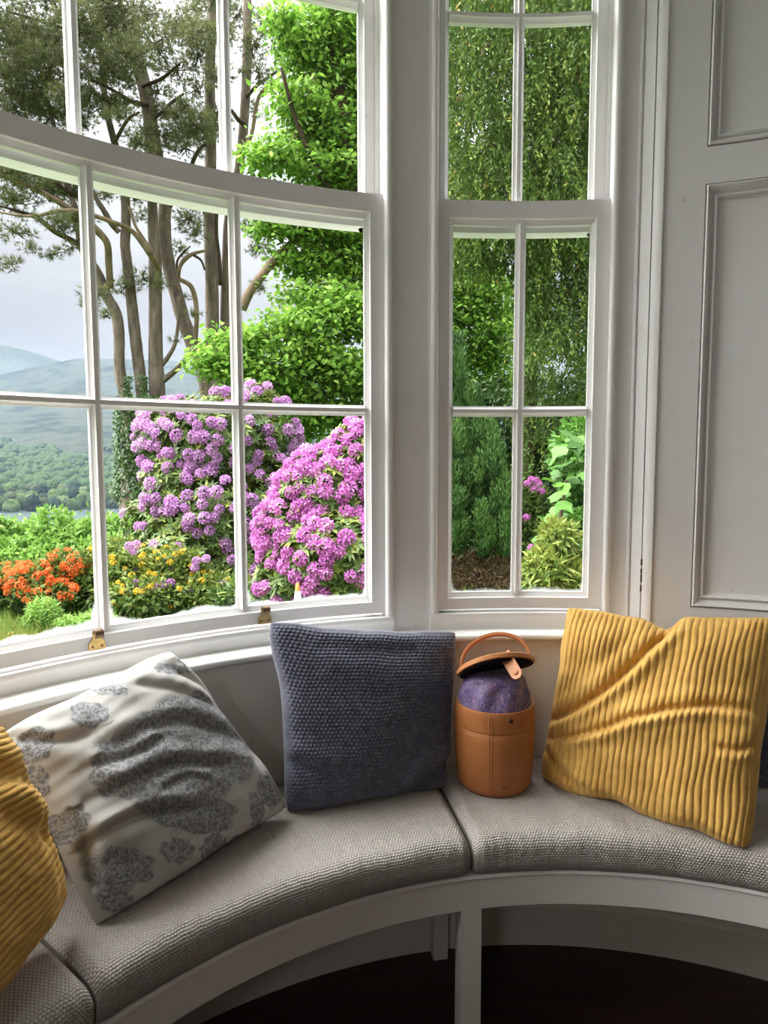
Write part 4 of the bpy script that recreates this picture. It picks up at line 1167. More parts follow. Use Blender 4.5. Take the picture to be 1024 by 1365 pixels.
for k in range(6500):
    t = rng.random(); th = rng.uniform(0, 6.28); py = 530 + t*140; px = 187 + 30*math.cos(th) + rng.normal()*2.5
    p = W(px, py, D1 + 0.52*math.sin(th))
    L.add(T_LEAF, p[None], rdir(1), np.array([[math.cos(th), -1, .5]]), .10, 0.5 + .25*rng.normal(size=1))
for k in range(350):
    py = 500 + rng.random()*40; px = rng.choice([171, 191]) + rng.normal()*3
    L.add(T_LEAF, W(px, py, D1-.25)[None], rdir(1), np.array([[0, -1, .5]]), .07, 0.6 + .25*rng.normal(size=1))
L.build('ivy', M_IVY, pa)
pine_foliage(pa, [(18, 228, 48, 22), (62, 248, 44, 20), (15, 270, 36, 18), (98, 252, 30, 22), (70, 338, 22, 8), (20, 310, 30, 14), (10, 352, 20, 9), (95, 330, 12, 7), (40, 330, 16, 6), (78, 300, 20, 10),
    (128, 392, 22, 13), (165, 382, 24, 11), (190, 372, 26, 11), (142, 420, 13, 7), (120, 408, 12, 8), (215, 380, 10, 9),
    (45, 200, 40, 22), (0, 180, 35, 30), (100, 205, 25, 14), (30, 50, 55, 40), (65, 95, 45, 34), (20, 120, 40, 34), (55, 145, 35, 22), (105, 30, 34, 30), (130, 60, 34, 24), (155, 95, 36, 20), (115, 130, 24, 16), (-40, 90, 60, 60), (-40, 0, 60, 60), (60, -20, 70, 30), (150, 10, 40, 24), (165, 60, 25, 18), (140, 262, 20, 10), (185, 262, 22, 12)], 14.3)
extra = [(rng.uniform(-30, 170), rng.uniform(-30, 190), rng.uniform(18, 40), rng.uniform(8, 18)) for _ in range(46)] + [(rng.uniform(-20, 110), rng.uniform(195, 300), rng.uniform(16, 34), rng.uniform(6, 12)) for _ in range(14)]
pine_foliage(pa, extra, 14.3, 'foliage')
D2 = 15.8
pb = empty('scots_pine', tuple([*W(268, 640, D2)[:2], float(ground_z(*W(268, 640, D2)[:2]))]))
tag(pb, 'leaning pine trunk with crooked bare side limb between the upright pines', 'tree', 'pines on the garden bank')
limb(pb, 'trunk', [(285, 760, D2, 40), (282, 560, D2, 26), (274, 500, D2, 23), (264, 474, D2, 21), (254, 450, D2, 19.5), (245, 428, D2, 18), (236, 395, D2, 17.5), (226, 358, D2, 18), (220, 325, D2, 18), (219, 290, D2, 17), (220, 266, D2, 16), (214, 225, D2, 13), (206, 175, D2, 12), (198, 120, D2, 10), (186, 70, D2, 8), (176, 0, D2, 6), (172, -60, D2, 4)], M_BARK)
limb(pb, 'branch', [(260, 462, D2-.1, 6), (262, 430, D2-.2, 6.5), (261, 403, D2-.2, 6.5), (254, 381, D2-.3, 6.5), (239, 371, D2-.4, 5), (240, 356, D2-.5, 5), (247, 345, D2-.5, 6), (258, 338, D2-.5, 5), (274, 334, D2-.5, 3)], M_BARKR)
limb(pb, 'branch', [(222, 280, D2, 8), (230, 268, D2, 9), (240, 255, D2-.1, 8), (250, 235, D2-.2, 6), (262, 205, D2-.3, 5), (275, 190, D2-.3, 4)], M_BARKD)
limb(pb, 'branch', [(258, 340, D2-.5, 3.5), (268, 347, D2-.5, 3), (273, 360, D2-.5, 2.5)], M_BARKD)
limb(pb, 'branch', [(238, 370, D2-.4, 3), (236, 350, D2-.5, 3), (243, 338, D2-.5, 2.5), (254, 328, D2-.5, 1.5)], M_BARKD)
pine_foliage(pb, [(250, 292, 24, 20), (240, 330, 14, 10), (262, 310, 18, 14), (190, 285, 16, 14), (215, 180, 40, 18), (250, 168, 30, 22), (185, 190, 26, 12), (270, 185, 22, 14), (225, 150, 20, 10), (205, 60, 36, 28), (235, 95, 36, 20), (240, 35, 36, 30), (195, 20, 30, 22), (265, 75, 22, 20), (262, 120, 22, 16), (260, 420, 14, 5), (235, 452, 8, 4), (245, 395, 10, 6)], 15.2)
pine_foliage(pb, [(rng.uniform(165, 290), rng.uniform(-30, 200), rng.uniform(16, 34), rng.uniform(8, 16)) for _ in range(30)], 15.2, 'foliage')
D3 = 16.5
pc = empty('scots_pine', tuple([*W(292, 640, D3)[:2], float(ground_z(*W(292, 640, D3)[:2]))]))
tag(pc, 'pine with two close upright trunks next to the bright green tree', 'tree', 'pines on the garden bank')
limb(pc, 'trunk', [(282, 760, D3, 28), (282, 560, D3, 21), (281, 470, D3, 18), (283, 430, D3, 18), (282, 361, D3, 17), (279, 280, D3, 16), (281, 210, D3, 14), (280, 120, D3, 13), (281, 60, D3, 12.5), (283, 0, D3, 12), (284, -70, D3, 9)], M_BARK)
limb(pc, 'trunk', [(302, 760, D3+.2, 22), (301, 560, D3+.2, 16), (300, 440, D3+.2, 13), (302, 361, D3+.2, 13), (305, 290, D3+.2, 12), (316, 240, D3+.2, 12), (322, 200, D3+.2, 12), (326, 150, D3+.2, 12), (329, 90, D3+.2, 12), (330, 20, D3+.2, 11), (330, -60, D3+.2, 8)], M_BARK)
limb(pc, 'branch', [(294, 380, D3-.3, 6), (292, 345, D3-.3, 6), (288, 310, D3-.3, 6), (289, 270, D3-.3, 6), (293, 230, D3-.3, 5)], M_BARKD)
limb(pc, 'branch', [(326, 165, D3-.2, 6), (318, 160, D3-.3, 6), (308, 146, D3-.4, 4)], M_BARKD)
limb(pc, 'branch', [(322, 200, D3, 6), (335, 180, D3, 5), (345, 130, D3, 5), (365, 110, D3, 4), (385, 95, D3, 3)], M_BARKR)
limb(pc, 'branch', [(328, 130, D3, 5), (345, 112, D3, 4), (370, 95, D3, 3)], M_BARKD)
pine_foliage(pc, [(335, 300, 16, 14), (345, 330, 18, 18), (318, 20, 26, 22), (336, 62, 22, 22), (345, 98, 26, 18), (300, 50, 18, 20), (355, 30, 22, 22), (300, 100, 14, 14), (345, 380, 10, 14), (340, 145, 18, 10), (290, 15, 24, 18), (262, 10, 26, 20), (380, 60, 20, 30)], 16.3)

# ------------------------------------------------------------------ bright green broadleaf tree
D4 = 12.5
gt = empty('broadleaf_tree', tuple([*W(500, 650, D4+1)[:2], float(ground_z(*W(500, 650, D4+1)[:2]))]))
tag(gt, 'bright spring-green broadleaf tree rising behind the purple rhododendrons', 'tree')
limb(gt, 'trunk', [(520, 860, D4+1, 60), (518, 600, D4+1, 48), (512, 450, D4+1, 40), (490, 330, D4+1, 32), (470, 250, D4+1, 26), (450, 120, D4+1, 20), (440, 0, D4+1, 14), (436, -70, D4+1, 9)], M_BARKD, sides=12)
limb(gt, 'branch', [(500, 420, D4+.8, 14), (440, 420, D4+.5, 12), (380, 440, D4+.2, 10), (330, 460, D4, 8), (285, 470, D4-.2, 5)], M_BARKR)
limb(gt, 'branch', [(322, 412, D4+.6, 13), (334, 388, D4+.6, 12), (350, 366, D4+.6, 11), (368, 345, D4+.7, 10), (400, 315, D4+.9, 9), (450, 290, D4+1, 9), (480, 280, D4+1, 9)], M_BARKR)
limb(gt, 'branch', [(384, 230, D4+.6, 6), (392, 190, D4+.6, 7), (404, 150, D4+.6, 7), (416, 120, D4+.7, 7), (420, 90, D4+.8, 6)], M_BARKR)
limb(gt, 'branch', [(470, 300, D4+.9, 12), (430, 240, D4+.6, 9), (395, 160, D4+.3, 6), (375, 90, D4, 4)], M_BARKD)
gb = [(440, 30, 52, 40, 1), (400, 70, 34, 36, .8), (455, 100, 44, 44, 1.2), (395, 130, 30, 28, .6), (430, 170, 56, 36, 1), (370, 205, 36, 22, .4), (440, 225, 54, 30, .8), (345, 212, 20, 14, .2),
      (480, 60, 40, 80, 1.6), (480, 180, 40, 60, 1.6), (375, 25, 18, 20, .4), (500, 250, 60, 80, 1.8), (360, 300, 26, 16, .6), (410, 300, 50, 24, .7), (455, 310, 50, 30, .9), (400, 345, 44, 22, .9), (460, 360, 44, 30, .9),
      (420, 395, 60, 20, .5), (470, 420, 50, 30, .3), (400, 435, 60, 24, .1), (330, 455, 50, 22, -.1), (285, 480, 30, 22, -.3), (340, 490, 50, 26, -.2), (420, 480, 60, 30, 0), (470, 500, 50, 34, .2), (390, 520, 60, 22, .2),
      (430, 550, 60, 20, .5), (470, 560, 50, 26, .6), (390, 570, 40, 16, .7), (540, 120, 60, 90, 2), (540, 320, 60, 90, 2), (540, 480, 60, 90, 1.5), (610, 420, 46, 40, 2), (650, 390, 40, 34, 2), (620, 340, 40, 30, 2.4), (660, 450, 36, 40, 2), (470, 590, 40, 24, 1), (640, 480, 40, 26, 2.2), (672, 510, 26, 26, 2.4), (600, 370, 36, 30, 2.2), (690, 420, 24, 30, 2.6), (625, 520, 40, 20, 2.6)]
L = Leaves(); tw = MB()
for px, py, rx, ry, dd in gb:
    d = D4 + dd; n = int(rx*ry*1.05)
    s = d/FPX
    # leaves hang in small sprays
    m = max(6, n//16); C_, q = in_blob(px, py, d, rx, ry, max(rx, ry)*s*.8, m)
    P = np.repeat(C_, 16, 0) + rng.normal(size=(m*16, 3))*np.array([.17, .17, .07])
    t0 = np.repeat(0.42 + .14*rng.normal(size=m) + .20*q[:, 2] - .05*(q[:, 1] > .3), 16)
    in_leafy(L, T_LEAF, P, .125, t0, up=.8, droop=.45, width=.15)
    for i in range(0, m, 4):
        tw.tube([W(px, py, d), (W(px, py, d) + C_[i])/2 + np.array([0, 0, .06]), C_[i]], [.014, .010, .004], 4, caps=False)
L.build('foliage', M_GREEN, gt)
tw.build('twigs', M_BARKD, gt)['kind'] = 'stuff'

# ------------------------------------------------------------------ drooping conifer in the side window
D5 = 8.6
yt = empty('drooping_conifer', tuple([*W(735, 650, D5+1.6)[:2], Z_G]))
tag(yt, 'tall drooping olive-green conifer filling the side window', 'tree')
limb(yt, 'trunk', [(704, 880, D5+1.6, 26), (702, 700, D5+1.6, 22), (705, 560, D5+1.6, 20), (712, 400, D5+1.6, 18), (720, 200, D5+1.6, 16), (726, 0, D5+1.6, 12), (728, -120, D5+1.6, 8)], M_BARKD, sides=12)
for pts in ([(718, 250, D5+1.5, 9), (745, 120, D5+.6, 7), (790, 88, D5, 7), (820, 70, D5, 6)], [(716, 130, D5+1.5, 8), (735, 135, D5+.3, 5), (760, 110, D5-.2, 4), (786, 95, D5-.3, 4)],
            [(712, 300, D5+1.4, 8), (690, 240, D5+.5, 6), (650, 180, D5, 5), (610, 130, D5-.3, 4)], [(716, 160, D5+1.4, 7), (680, 70, D5+.5, 6), (650, 60, D5, 5), (640, 85, D5-.3, 4)],
            [(712, 330, D5+1.4, 7), (750, 250, D5+.5, 5), (790, 205, D5, 5)], [(710, 430, D5+1.4, 7), (745, 400, D5+.5, 5), (785, 370, D5, 4)], [(722, 120, D5+1.4, 6), (700, 20, D5+.6, 6), (640, -30, D5+.2, 5)]):
    limb(yt, 'branch', pts, M_BARKR)
L = Leaves()
def strands(L, n, xr, yr, dr, ln, tone, k=15, gap=None):
    px = rng.uniform(*xr, n); py = rng.uniform(*yr, n); d = D5 + rng.uniform(*dr, n)
    if gap is not None:
        keep = np.array([not any(((a-gx)/rx)**2 + ((b-gy)/ry)**2 < 1 for gx, gy, rx, ry in gap) for a, b in zip(px, py)]); px, py, d = px[keep], py[keep], d[keep]
    n = len(px); P0 = np.array([W(a, b, c) for a, b, c in zip(px, py, d)])
    dirh = rdir(n)*np.array([1, 1, 0]); l = ln*rng.uniform(.6, 1.4, n)
    t = np.linspace(0, 1, k)[None, :, None]
    path = P0[:, None, :] + dirh[:, None, :]*(l[:, None, None]*.45*t) + np.array([0, 0, -1])*(l[:, None, None]*(t**1.5)*.9)
    path = path + rng.normal(size=path.shape)*.012
    P = path.reshape(-1, 3); m = len(P)
    dr_ = unit(np.repeat(dirh, k, 0)*.5 + np.array([0, 0, -1.0]) + .65*rng.normal(size=(m, 3)))
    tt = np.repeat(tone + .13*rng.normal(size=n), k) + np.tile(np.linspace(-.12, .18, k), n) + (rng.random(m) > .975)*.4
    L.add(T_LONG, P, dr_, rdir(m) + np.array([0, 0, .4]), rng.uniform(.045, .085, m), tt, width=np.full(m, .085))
gaps = [(606, 110, 5, 8), (640, 160, 14, 10), (634, 172, 9, 12), (785, 70, 8, 8), (760, 125, 9, 6)]
strands(L, 5200, (570, 830), (-90, 310), (-.6, 1.2), .34, .46, gap=gaps)
strands(L, 2400, (560, 840), (-90, 320), (1.2, 2.2), .36, .30, gap=gaps)
strands(L, 1500, (690, 820), (280, 470), (-.3, 1.5), .32, .40, gap=[(735, 312, 9, 9), (757, 315, 7, 9), (745, 470, 10, 18), (757, 500, 12, 14), (730, 485, 7, 10), (770, 350, 6, 6)])
strands(L, 330, (590, 700), (280, 360), (.2, 1.5), .30, .42)
strands(L, 420, (685, 800), (470, 620), (.8, 1.9), .25, .34, gap=[(757, 505, 12, 14), (745, 480, 10, 16)])
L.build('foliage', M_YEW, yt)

# ------------------------------------------------------------------ dark shrub mass behind, columnar yew, leafy shrub
def bush_leaves(L, tpl, blobs, size, tone, dens, width=None, shell=.55, up=.7, droop=.05, tilt=.5):
    for b in blobs:
        px, py, d, rx, ry = b[:5]; s = d/FPX; rd = b[5] if len(b) > 5 else rx*s*.8
        n = int(rx*ry*dens); P, q = in_blob(px, py, d, rx, ry, rd, n, shell)
        keep = P[:, 2] > Z_G + .02 if d < 13 else np.ones(n, bool)
        P, q = P[keep], q[keep]; n = len(P)
        dd = unit(q + .8*rng.normal(size=q.shape) + np.array([0, 0, -droop])); nr = q*.6 + np.array([0, 0, up]) + tilt*rng.normal(size=q.shape)
        sz = size*(1 + .25*rng.normal(size=n)).clip(.5, 1.6)
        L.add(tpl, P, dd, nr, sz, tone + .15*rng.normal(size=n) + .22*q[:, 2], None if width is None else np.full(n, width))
ds = empty('evergreen_shrub', tuple([*W(690, 700, 10.6)[:2], Z_G]))
tag(ds, 'dark evergreen shrubs massed behind the columnar yew', 'shrub')
L = Leaves()
bush_leaves(L, T_LEAF, [(640, 640, 10.8, 80, 130), (720, 680, 10.6, 70, 110), (790, 620, 11, 60, 130), (560, 640, 11, 70, 120), (740, 560, 11.5, 60, 60), (640, 745, 10.6, 80, 60), (700, 760, 10.4, 60, 50), (580, 740, 10.6, 60, 60)], .12, .28, .62, .11)
L.build('foliage', M_IVY, ds)
rb = empty('rhododendron', tuple([*W(705, 700, 9.2)[:2], Z_G]))
tag(rb, 'purple-flowered rhododendron half hidden behind the columnar yew', 'shrub', 'rhododendron bushes in flower')
L = Leaves(); bush_leaves(L, T_LONG, [(712, 720, 9.3, 26, 78), (690, 680, 9.4, 20, 50)], .12, .30, 1.3, .10); L.build('foliage', M_RHODO, rb)

cy = empty('columnar_yew', tuple([*W(628, 700, 7.4)[:2], Z_G]))
tag(cy, 'dense dark green columnar yew with upright plumes and brown foot', 'shrub')
limb(cy, 'stem', [(640, 900, 7.4, 16), (638, 700, 7.4, 12), (634, 560, 7.4, 8)], M_BARKD)
L = Leaves(); LD = Leaves()
plumes = [(608, 700, 250, 15), (590, 705, 250, 20), (574, 705, 240, 22), (630, 705, 190, 14), (650, 715, 165, 13), (664, 700, 110, 11)]
for k in range(95):
    x = rng.uniform(560, 676); top = np.interp(x, [560, 600, 612, 640, 660, 676], [440, 465, 500, 560, 600, 660])
    plumes.append((x, rng.uniform(top + 20, 745), rng.uniform(28, 62), rng.uniform(6, 10)))
for px, py, h, w in plumes:
    d = (7.5 if h > 100 else 7.2) + rng.uniform(-.22, .12); s = d/FPX; n = int(h*w*(.8 if h > 100 else 1.1))
    t = rng.random(n); th = rng.uniform(0, 6.28, n); r = w*s*np.sin(np.pi*np.clip(.12 + .86*(1-t), 0, 1))**.7*rng.uniform(.55, 1.05, n)
    b = W(px, py, d)
    P = b + np.stack([r*np.cos(th), r*np.sin(th), t*h*s], 1)
    dd = np.stack([.35*np.cos(th), .35*np.sin(th), np.ones(n)], 1) + .35*rng.normal(size=(n, 3))
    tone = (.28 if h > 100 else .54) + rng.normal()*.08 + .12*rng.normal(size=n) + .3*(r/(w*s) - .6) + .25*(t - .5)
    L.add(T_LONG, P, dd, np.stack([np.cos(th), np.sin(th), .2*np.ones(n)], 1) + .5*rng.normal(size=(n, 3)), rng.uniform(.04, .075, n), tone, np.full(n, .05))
n = 3800
P, q = in_blob(638, 775, 7.35, 60, 46, .45, n, .4); P[:, 2] = np.maximum(P[:, 2], Z_G + .02)
LD.add(T_LONG, P, np.array([0, 0, -.6]) + .8*rng.normal(size=P.shape), rdir(n), rng.uniform(.04, .09, n), .4 + .3*rng.normal(size=n), np.full(n, .045))
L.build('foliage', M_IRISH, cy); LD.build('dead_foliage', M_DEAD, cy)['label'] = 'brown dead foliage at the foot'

ls = empty('leafy_shrub', tuple([*W(748, 800, 5.2)[:2], Z_G]))
tag(ls, 'fresh green shrub with big lobed leaves under the conifer', 'shrub')
limb(ls, 'stem', [(752, 950, 5.2, 12), (750, 820, 5.2, 8), (745, 720, 5.2, 6), (755, 640, 5.2, 4)], M_BARKD)
limb(ls, 'stem', [(760, 950, 5.3, 10), (772, 800, 5.3, 7), (782, 690, 5.3, 5), (790, 580, 5.4, 3)], M_BARKD)
def leaf_variant(i):
    L = Leaves(); L.add(T_BROAD, np.zeros((1, 3)), np.array([[1., 0, -.25]]), np.array([[0, 0, 1.]]), 1.0, .12 + .15*i)
    me = np_mesh('leaf', np.vstack(L.V), np.vstack(L.F), M_SYC, {'tint': np.concatenate(L.T)}); return me
LV = [leaf_variant(i) for i in range(4)]
def put(name, me, parent, p, zdir, size, roll=None):
    o = bpy.data.objects.new(name, me); COL.objects.link(o); o.parent = parent
    z = Vector(zdir).normalized(); q = z.to_track_quat('Z', 'Y')
    M_ = q.to_matrix() @ Matrix.Rotation(rng.uniform(0, 6.28) if roll is None else roll, 3, 'Z')
    o.rotation_euler = M_.to_euler(); o.scale = (size,)*3
    o.location = Vector(p) - parent.location
    return o
for i in range(84):
    if i < 56: px, py = rng.uniform(722, 800), rng.uniform(655, 775); px = max(px, 722 + (775-py)*.05)
    else: px, py = rng.uniform(735, 805), rng.uniform(548, 655)
    d = rng.uniform(4.95, 5.5)
    put('leaf', LV[rng.integers(4)], ls, W(px, py, d), (rng.normal()*.35 - .1, -.55 + rng.normal()*.25, 1), rng.uniform(.09, .16))
L = Leaves(); bush_leaves(L, T_LEAF, [(765, 740, 5.5, 48, 60, .35), (775, 610, 5.8, 38, 50, .35)], .085, .30, .55, .10); L.build('foliage', M_SYC, ls)
lo = empty('evergreen_shrub', tuple([*W(735, 800, 4.8)[:2], Z_G])); tag(lo, 'low shrub with narrow pale green leaf whorls and yellow blooms', 'shrub')
L = Leaves(); bush_leaves(L, T_LONG, [(728, 765, 4.8, 30, 34, .25), (760, 775, 4.8, 34, 28, .25), (745, 720, 4.9, 22, 26, .2)], .085, .66, 1.1, .085, .5)
L.build('foliage', M_AZA, lo)

# ------------------------------------------------------------------ flowers
def petal_mat(name, c0, c1, c2):
    m, nt, out = new_mat(name)
    oi = nt.n('ShaderNodeObjectInfo')
    f = nt.math('ADD', nt.math('MULTIPLY', nt.attr('tint'), .7), nt.math('MULTIPLY', oi.outputs['Random'], .3))
    c = nt.ramp(f, [(0.1, c0), (0.5, c1), (0.9, c2)])
    b = nt.n('ShaderNodeBsdfPrincipled', {'Base Color': c, 'Roughness': .55, 'Specular IOR Level': .2})
    t = nt.n('ShaderNodeBsdfTranslucent', {'Color': c}); x = nt.n('ShaderNodeMixShader', {0: .35, 1: b.outputs[0], 2: t.outputs[0]})
    nt.t.links.new(x.outputs[0], out.inputs[0]); return m
M_LILAC = petal_mat('lilac_petals', (0.36, 0.14, 0.38), (0.62, 0.31, 0.64), (0.82, 0.55, 0.82))
M_MAG = petal_mat('magenta_petals', (0.36, 0.08, 0.32), (0.64, 0.20, 0.56), (0.82, 0.42, 0.76))
M_ORANGE = petal_mat('orange_petals', (0.55, 0.08, 0.02), (0.82, 0.17, 0.04), (0.90, 0.32, 0.10))
M_YELLOW = petal_mat('yellow_petals', (0.62, 0.34, 0.02), (0.80, 0.50, 0.04), (0.85, 0.65, 0.12))
def truss(mat, nfl, seed, flat=.75):
    r = np.random.default_rng(seed); V = []; F = []; T = []
    for i in range(nfl):
        z = 1 - (i + .5)/nfl*1.15; ph = i*2.39996 + r.normal()*.2; s = math.sqrt(max(0, 1-z*z))
        a = unit(np.array([s*math.cos(ph), s*math.sin(ph), max(z, -.15)*flat + .1])); c = a*.36
        u = unit(np.cross(a, np.array([.3, .2, .9]))); w = np.cross(a, u); k = len(V)
        V.append(c + a*.02); T.append(.1)
        off = r.uniform(0, 6.28)
        for p in range(5):
            t = off + p*2*math.pi/5
            for q, rr, hh in ((-.42, .20, .10), (0, .32, .13), (.42, .20, .10)):
                V.append(c + a*(hh + r.normal()*.02) + rr*(math.cos(t+q)*u + math.sin(t+q)*w)); T.append(.5 + .25*r.normal() + .15*a[2])
            b = k + 1 + p*3; F += [(k, b, b+1), (k, b+1, b+2)]
    return np_mesh('flower_cluster', V, F, mat, {'tint': np.clip(T, 0, 1)})
TR = {k: [truss(m, n, 100+10*i+k_) for k_ in range(4)] for i, (k, m, n) in enumerate((('lilac', M_LILAC, 13), ('mag', M_MAG, 13), ('orange', M_ORANGE, 8), ('yellow', M_YELLOW, 7)))}
def outward(px, py, d, c):
    p = W(px, py, d); v = p - c; return v/np.linalg.norm(v)
def rhodo(root, kind, blobs, nfl, size, leafn, tone):
    """leaf whorls over ellipsoid mounds with round flower trusses standing just proud of them"""
    L = Leaves(); area = sum(b[3]*b[4] for b in blobs); made = 0
    for px, py, d, rx, ry, dens in blobs:
        s = d/FPX; c = W(px, py, d); R3 = np.array([rx*s, rx*s*.8, ry*s])
        n = int(leafn*rx*ry/area); q = rdir(n); rr = rng.uniform(.62, 1.03, (n, 1)); rr[: n//2] = rng.uniform(.93, 1.04, (n//2, 1))
        P = c + q*R3*rr*(1 + .06*wob(q[:, 0]*5, q[:, 1]*5, q[:, 2]*5, int(px)))[:, None]
        keep = P[:, 2] > Z_G + .03; P, q = P[keep], q[keep]; n = len(P)
        ax = unit(q*np.array([1, 1, .8]) + np.array([0, 0, .45]) + .25*rng.normal(size=q.shape))
        u = unit(np.cross(ax, rdir(n))); w = np.cross(ax, u)
        for j in range(7):
            t = j*2*math.pi/7 + rng.normal(size=n)*.2
            dr = u*np.cos(t)[:, None] + w*np.sin(t)[:, None] + ax*.22
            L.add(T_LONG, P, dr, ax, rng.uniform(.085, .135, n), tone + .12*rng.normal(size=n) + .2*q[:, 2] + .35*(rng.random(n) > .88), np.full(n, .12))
        # trusses on the side and top that catch the light
        m = int(nfl*dens*rx*ry/sum(b[3]*b[4]*b[5] for b in blobs)); tries = 0; got = []
        while len(got) < m and tries < m*40:
            tries += 1
            g = rdir(1)[0]
            if g[1] > .25 or g[2] < -.75: continue
            p = c + g*R3*rng.uniform(1.0, 1.07)
            if p[2] < Z_G + .2 or any(np.linalg.norm(p - h) < size*.62 for h in got): continue
            inside = False
            for b in blobs:
                if b[0] == px and b[1] == py: continue
                cc = W(b[0], b[1], b[2]); ss = b[2]/FPX; Rr = np.array([b[3]*ss, b[3]*ss*.8, b[4]*ss])
                if np.linalg.norm((p-cc)/Rr) < .97: inside = True
            if inside: continue
            got.append(p); made += 1
            put('flower_cluster', TR[kind][rng.integers(4)], root, p, g*np.array([1, 1, .8]) + np.array([0, -.1, .45]), size*rng.uniform(.8, 1.2))
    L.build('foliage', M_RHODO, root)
    return made
r1 = empty('rhododendron', tuple([*W(300, 760, 9.2)[:2], Z_G]))
tag(r1, 'tall pale lilac rhododendron beside the ivy-clad pine', 'shrub', 'rhododendron bushes in flower')
n1 = rhodo(r1, 'lilac', [(290, 585, 9.2, 76, 62, 1.5), (345, 585, 9.4, 50, 70, 1.1), (225, 585, 9.3, 42, 50, 1.5), (300, 680, 9.0, 78, 64, 1.5), (250, 650, 9.1, 60, 50, 1.0), (350, 690, 9.1, 46, 90, .7), (250, 740, 8.9, 80, 60, .35), (320, 770, 8.8, 50, 60, .6), (205, 700, 9.4, 40, 40, .3)], 190, .150, 3400, .44)
r2 = empty('rhododendron', tuple([*W(440, 790, 6.8)[:2], Z_G]))
tag(r2, 'big magenta-pink rhododendron mound nearest the window glass', 'shrub', 'rhododendron bushes in flower')
n2 = rhodo(r2, 'mag', [(440, 665, 6.9, 70, 66, 1.2), (490, 640, 7.0, 60, 76, 1.2), (395, 710, 6.8, 50, 60, 1.2), (450, 740, 6.6, 74, 62, 1.2), (510, 720, 6.9, 60, 90, .8), (390, 770, 6.7, 46, 44, .6), (470, 780, 6.6, 60, 40, .7)], 185, .145, 3400, .48)
for px, py in ((703, 645), (712, 652), (718, 645), (722, 655), (708, 640), (714, 641), (768, 657), (773, 652), (702, 690), (708, 730), (692, 650), (678, 640), (675, 655), (690, 640), (770, 690), (741, 716)):
    put('flower_cluster', TR['mag'][rng.integers(4)], rb, W(px, py, 8.9), (0, -.6, .6), .095)

def azalea(root, kind, blobs, nfl, size, tone, dens, extra=()):
    L = Leaves(); bush_leaves(L, T_LEAF, [b[:5] for b in blobs], .075, tone, dens, .085, .5); L.build('foliage', M_AZA, root)
    tot = sum(b[3]*b[4]*b[5] for b in blobs)
    for px, py, d, rx, ry, dn in blobs:
        s = d/FPX; c = W(px, py, d); R3 = np.array([rx*s, rx*s*.8, ry*s]); m = int(nfl*rx*ry*dn/tot); got = 0
        while got < m:
            g = rdir(1)[0]
            if g[1] > .2 or g[2] < -.55: continue
            p = c + g*R3*rng.uniform(.96, 1.08); got += 1
            if p[2] < Z_G + .12: continue
            put('flower_cluster', TR[kind][rng.integers(4)], root, p, g*.5 + np.array([0, -.3, .6]), size*rng.uniform(.7, 1.25))
az = empty('azalea', tuple([*W(60, 800, 8.2)[:2], Z_G])); tag(az, 'azalea bush covered in vivid orange blossom by the hedge', 'shrub', 'azalea bushes in flower')
azalea(az, 'orange', [(55, 775, 8.2, 42, 26, 1.6), (88, 760, 8.3, 34, 26, 1.2), (25, 768, 8.4, 34, 18, .8), (70, 792, 8.0, 36, 18, .8), (-20, 780, 8.4, 40, 20, .4)], 170, .085, .42, 1.0)
ay = empty('azalea', tuple([*W(215, 790, 8.0)[:2], Z_G])); tag(ay, 'yellow azalea bush with scattered blossom in front of the lilac rhododendron', 'shrub', 'azalea bushes in flower')
azalea(ay, 'yellow', [(180, 765, 8.2, 44, 36, 1.), (130, 760, 8.4, 34, 30, 1.), (235, 765, 8.1, 44, 36, .8), (205, 790, 7.9, 60, 26, .6), (280, 790, 7.9, 44, 26, .3), (165, 740, 8.5, 30, 22, .6), (325, 800, 7.8, 40, 20, .1)], 95, .065, .50, 1.05)
for px, py in ((212, 782), (207, 786), (220, 780), (228, 777), (253, 790), (180, 778), (188, 786), (172, 728), (178, 735), (182, 726), (205, 725), (260, 757), (275, 745), (262, 748), (298, 780)):
    put('flower_cluster', TR['lilac'][rng.integers(4)], r1, W(px, py, 7.75), (0, -.6, .6), .10)

# ------------------------------------------------------------------ hedge, border plants, grass
hg = empty('leafy_hedge', tuple([*W(70, 760, 11)[:2], float(ground_z(*W(70, 760, 11)[:2]))])); tag(hg, 'bright leafy hedge screening the lake', 'hedge')
L = Leaves()
hb = [(x, 728 + 8*math.sin(x*.07), 11.0 + .3*math.sin(x*.05), 34, 40 + 5*math.sin(x*.11)) for x in range(-120, 330, 24)] + [(x, 770, 10.2, 34, 40) for x in range(-110, 330, 28)] + [(x, 748, 10.5, 32, 34) for x in range(-100, 200, 26)]
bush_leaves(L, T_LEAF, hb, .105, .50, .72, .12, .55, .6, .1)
for px, py in ((84, 672), (115, 668), (108, 680), (25, 684), (40, 688)):
    for k in range(9):
        P = W(px + rng.normal()*2, py + k*4, 10.9)[None]; in_leafy(L, T_LEAF, P, .09, .6, width=.1)
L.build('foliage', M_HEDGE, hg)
dk = empty('evergreen_shrub', tuple([*W(60, 810, 8.3)[:2], Z_G])); tag(dk, 'dark glossy broad-leaved shrub under the orange azalea', 'shrub')
L = Leaves(); bush_leaves(L, T_LONG, [(20, 800, 8.5, 50, 26), (85, 800, 8.3, 44, 26), (125, 795, 8.3, 40, 30), (-50, 800, 8.5, 50, 26), (175, 805, 8.2, 50, 24), (250, 812, 8.0, 60, 20), (340, 800, 7.6, 60, 26), (390, 800, 7.4, 60, 26)], .13, .36, .75, .14); L.build('foliage', M_RHODO, dk)
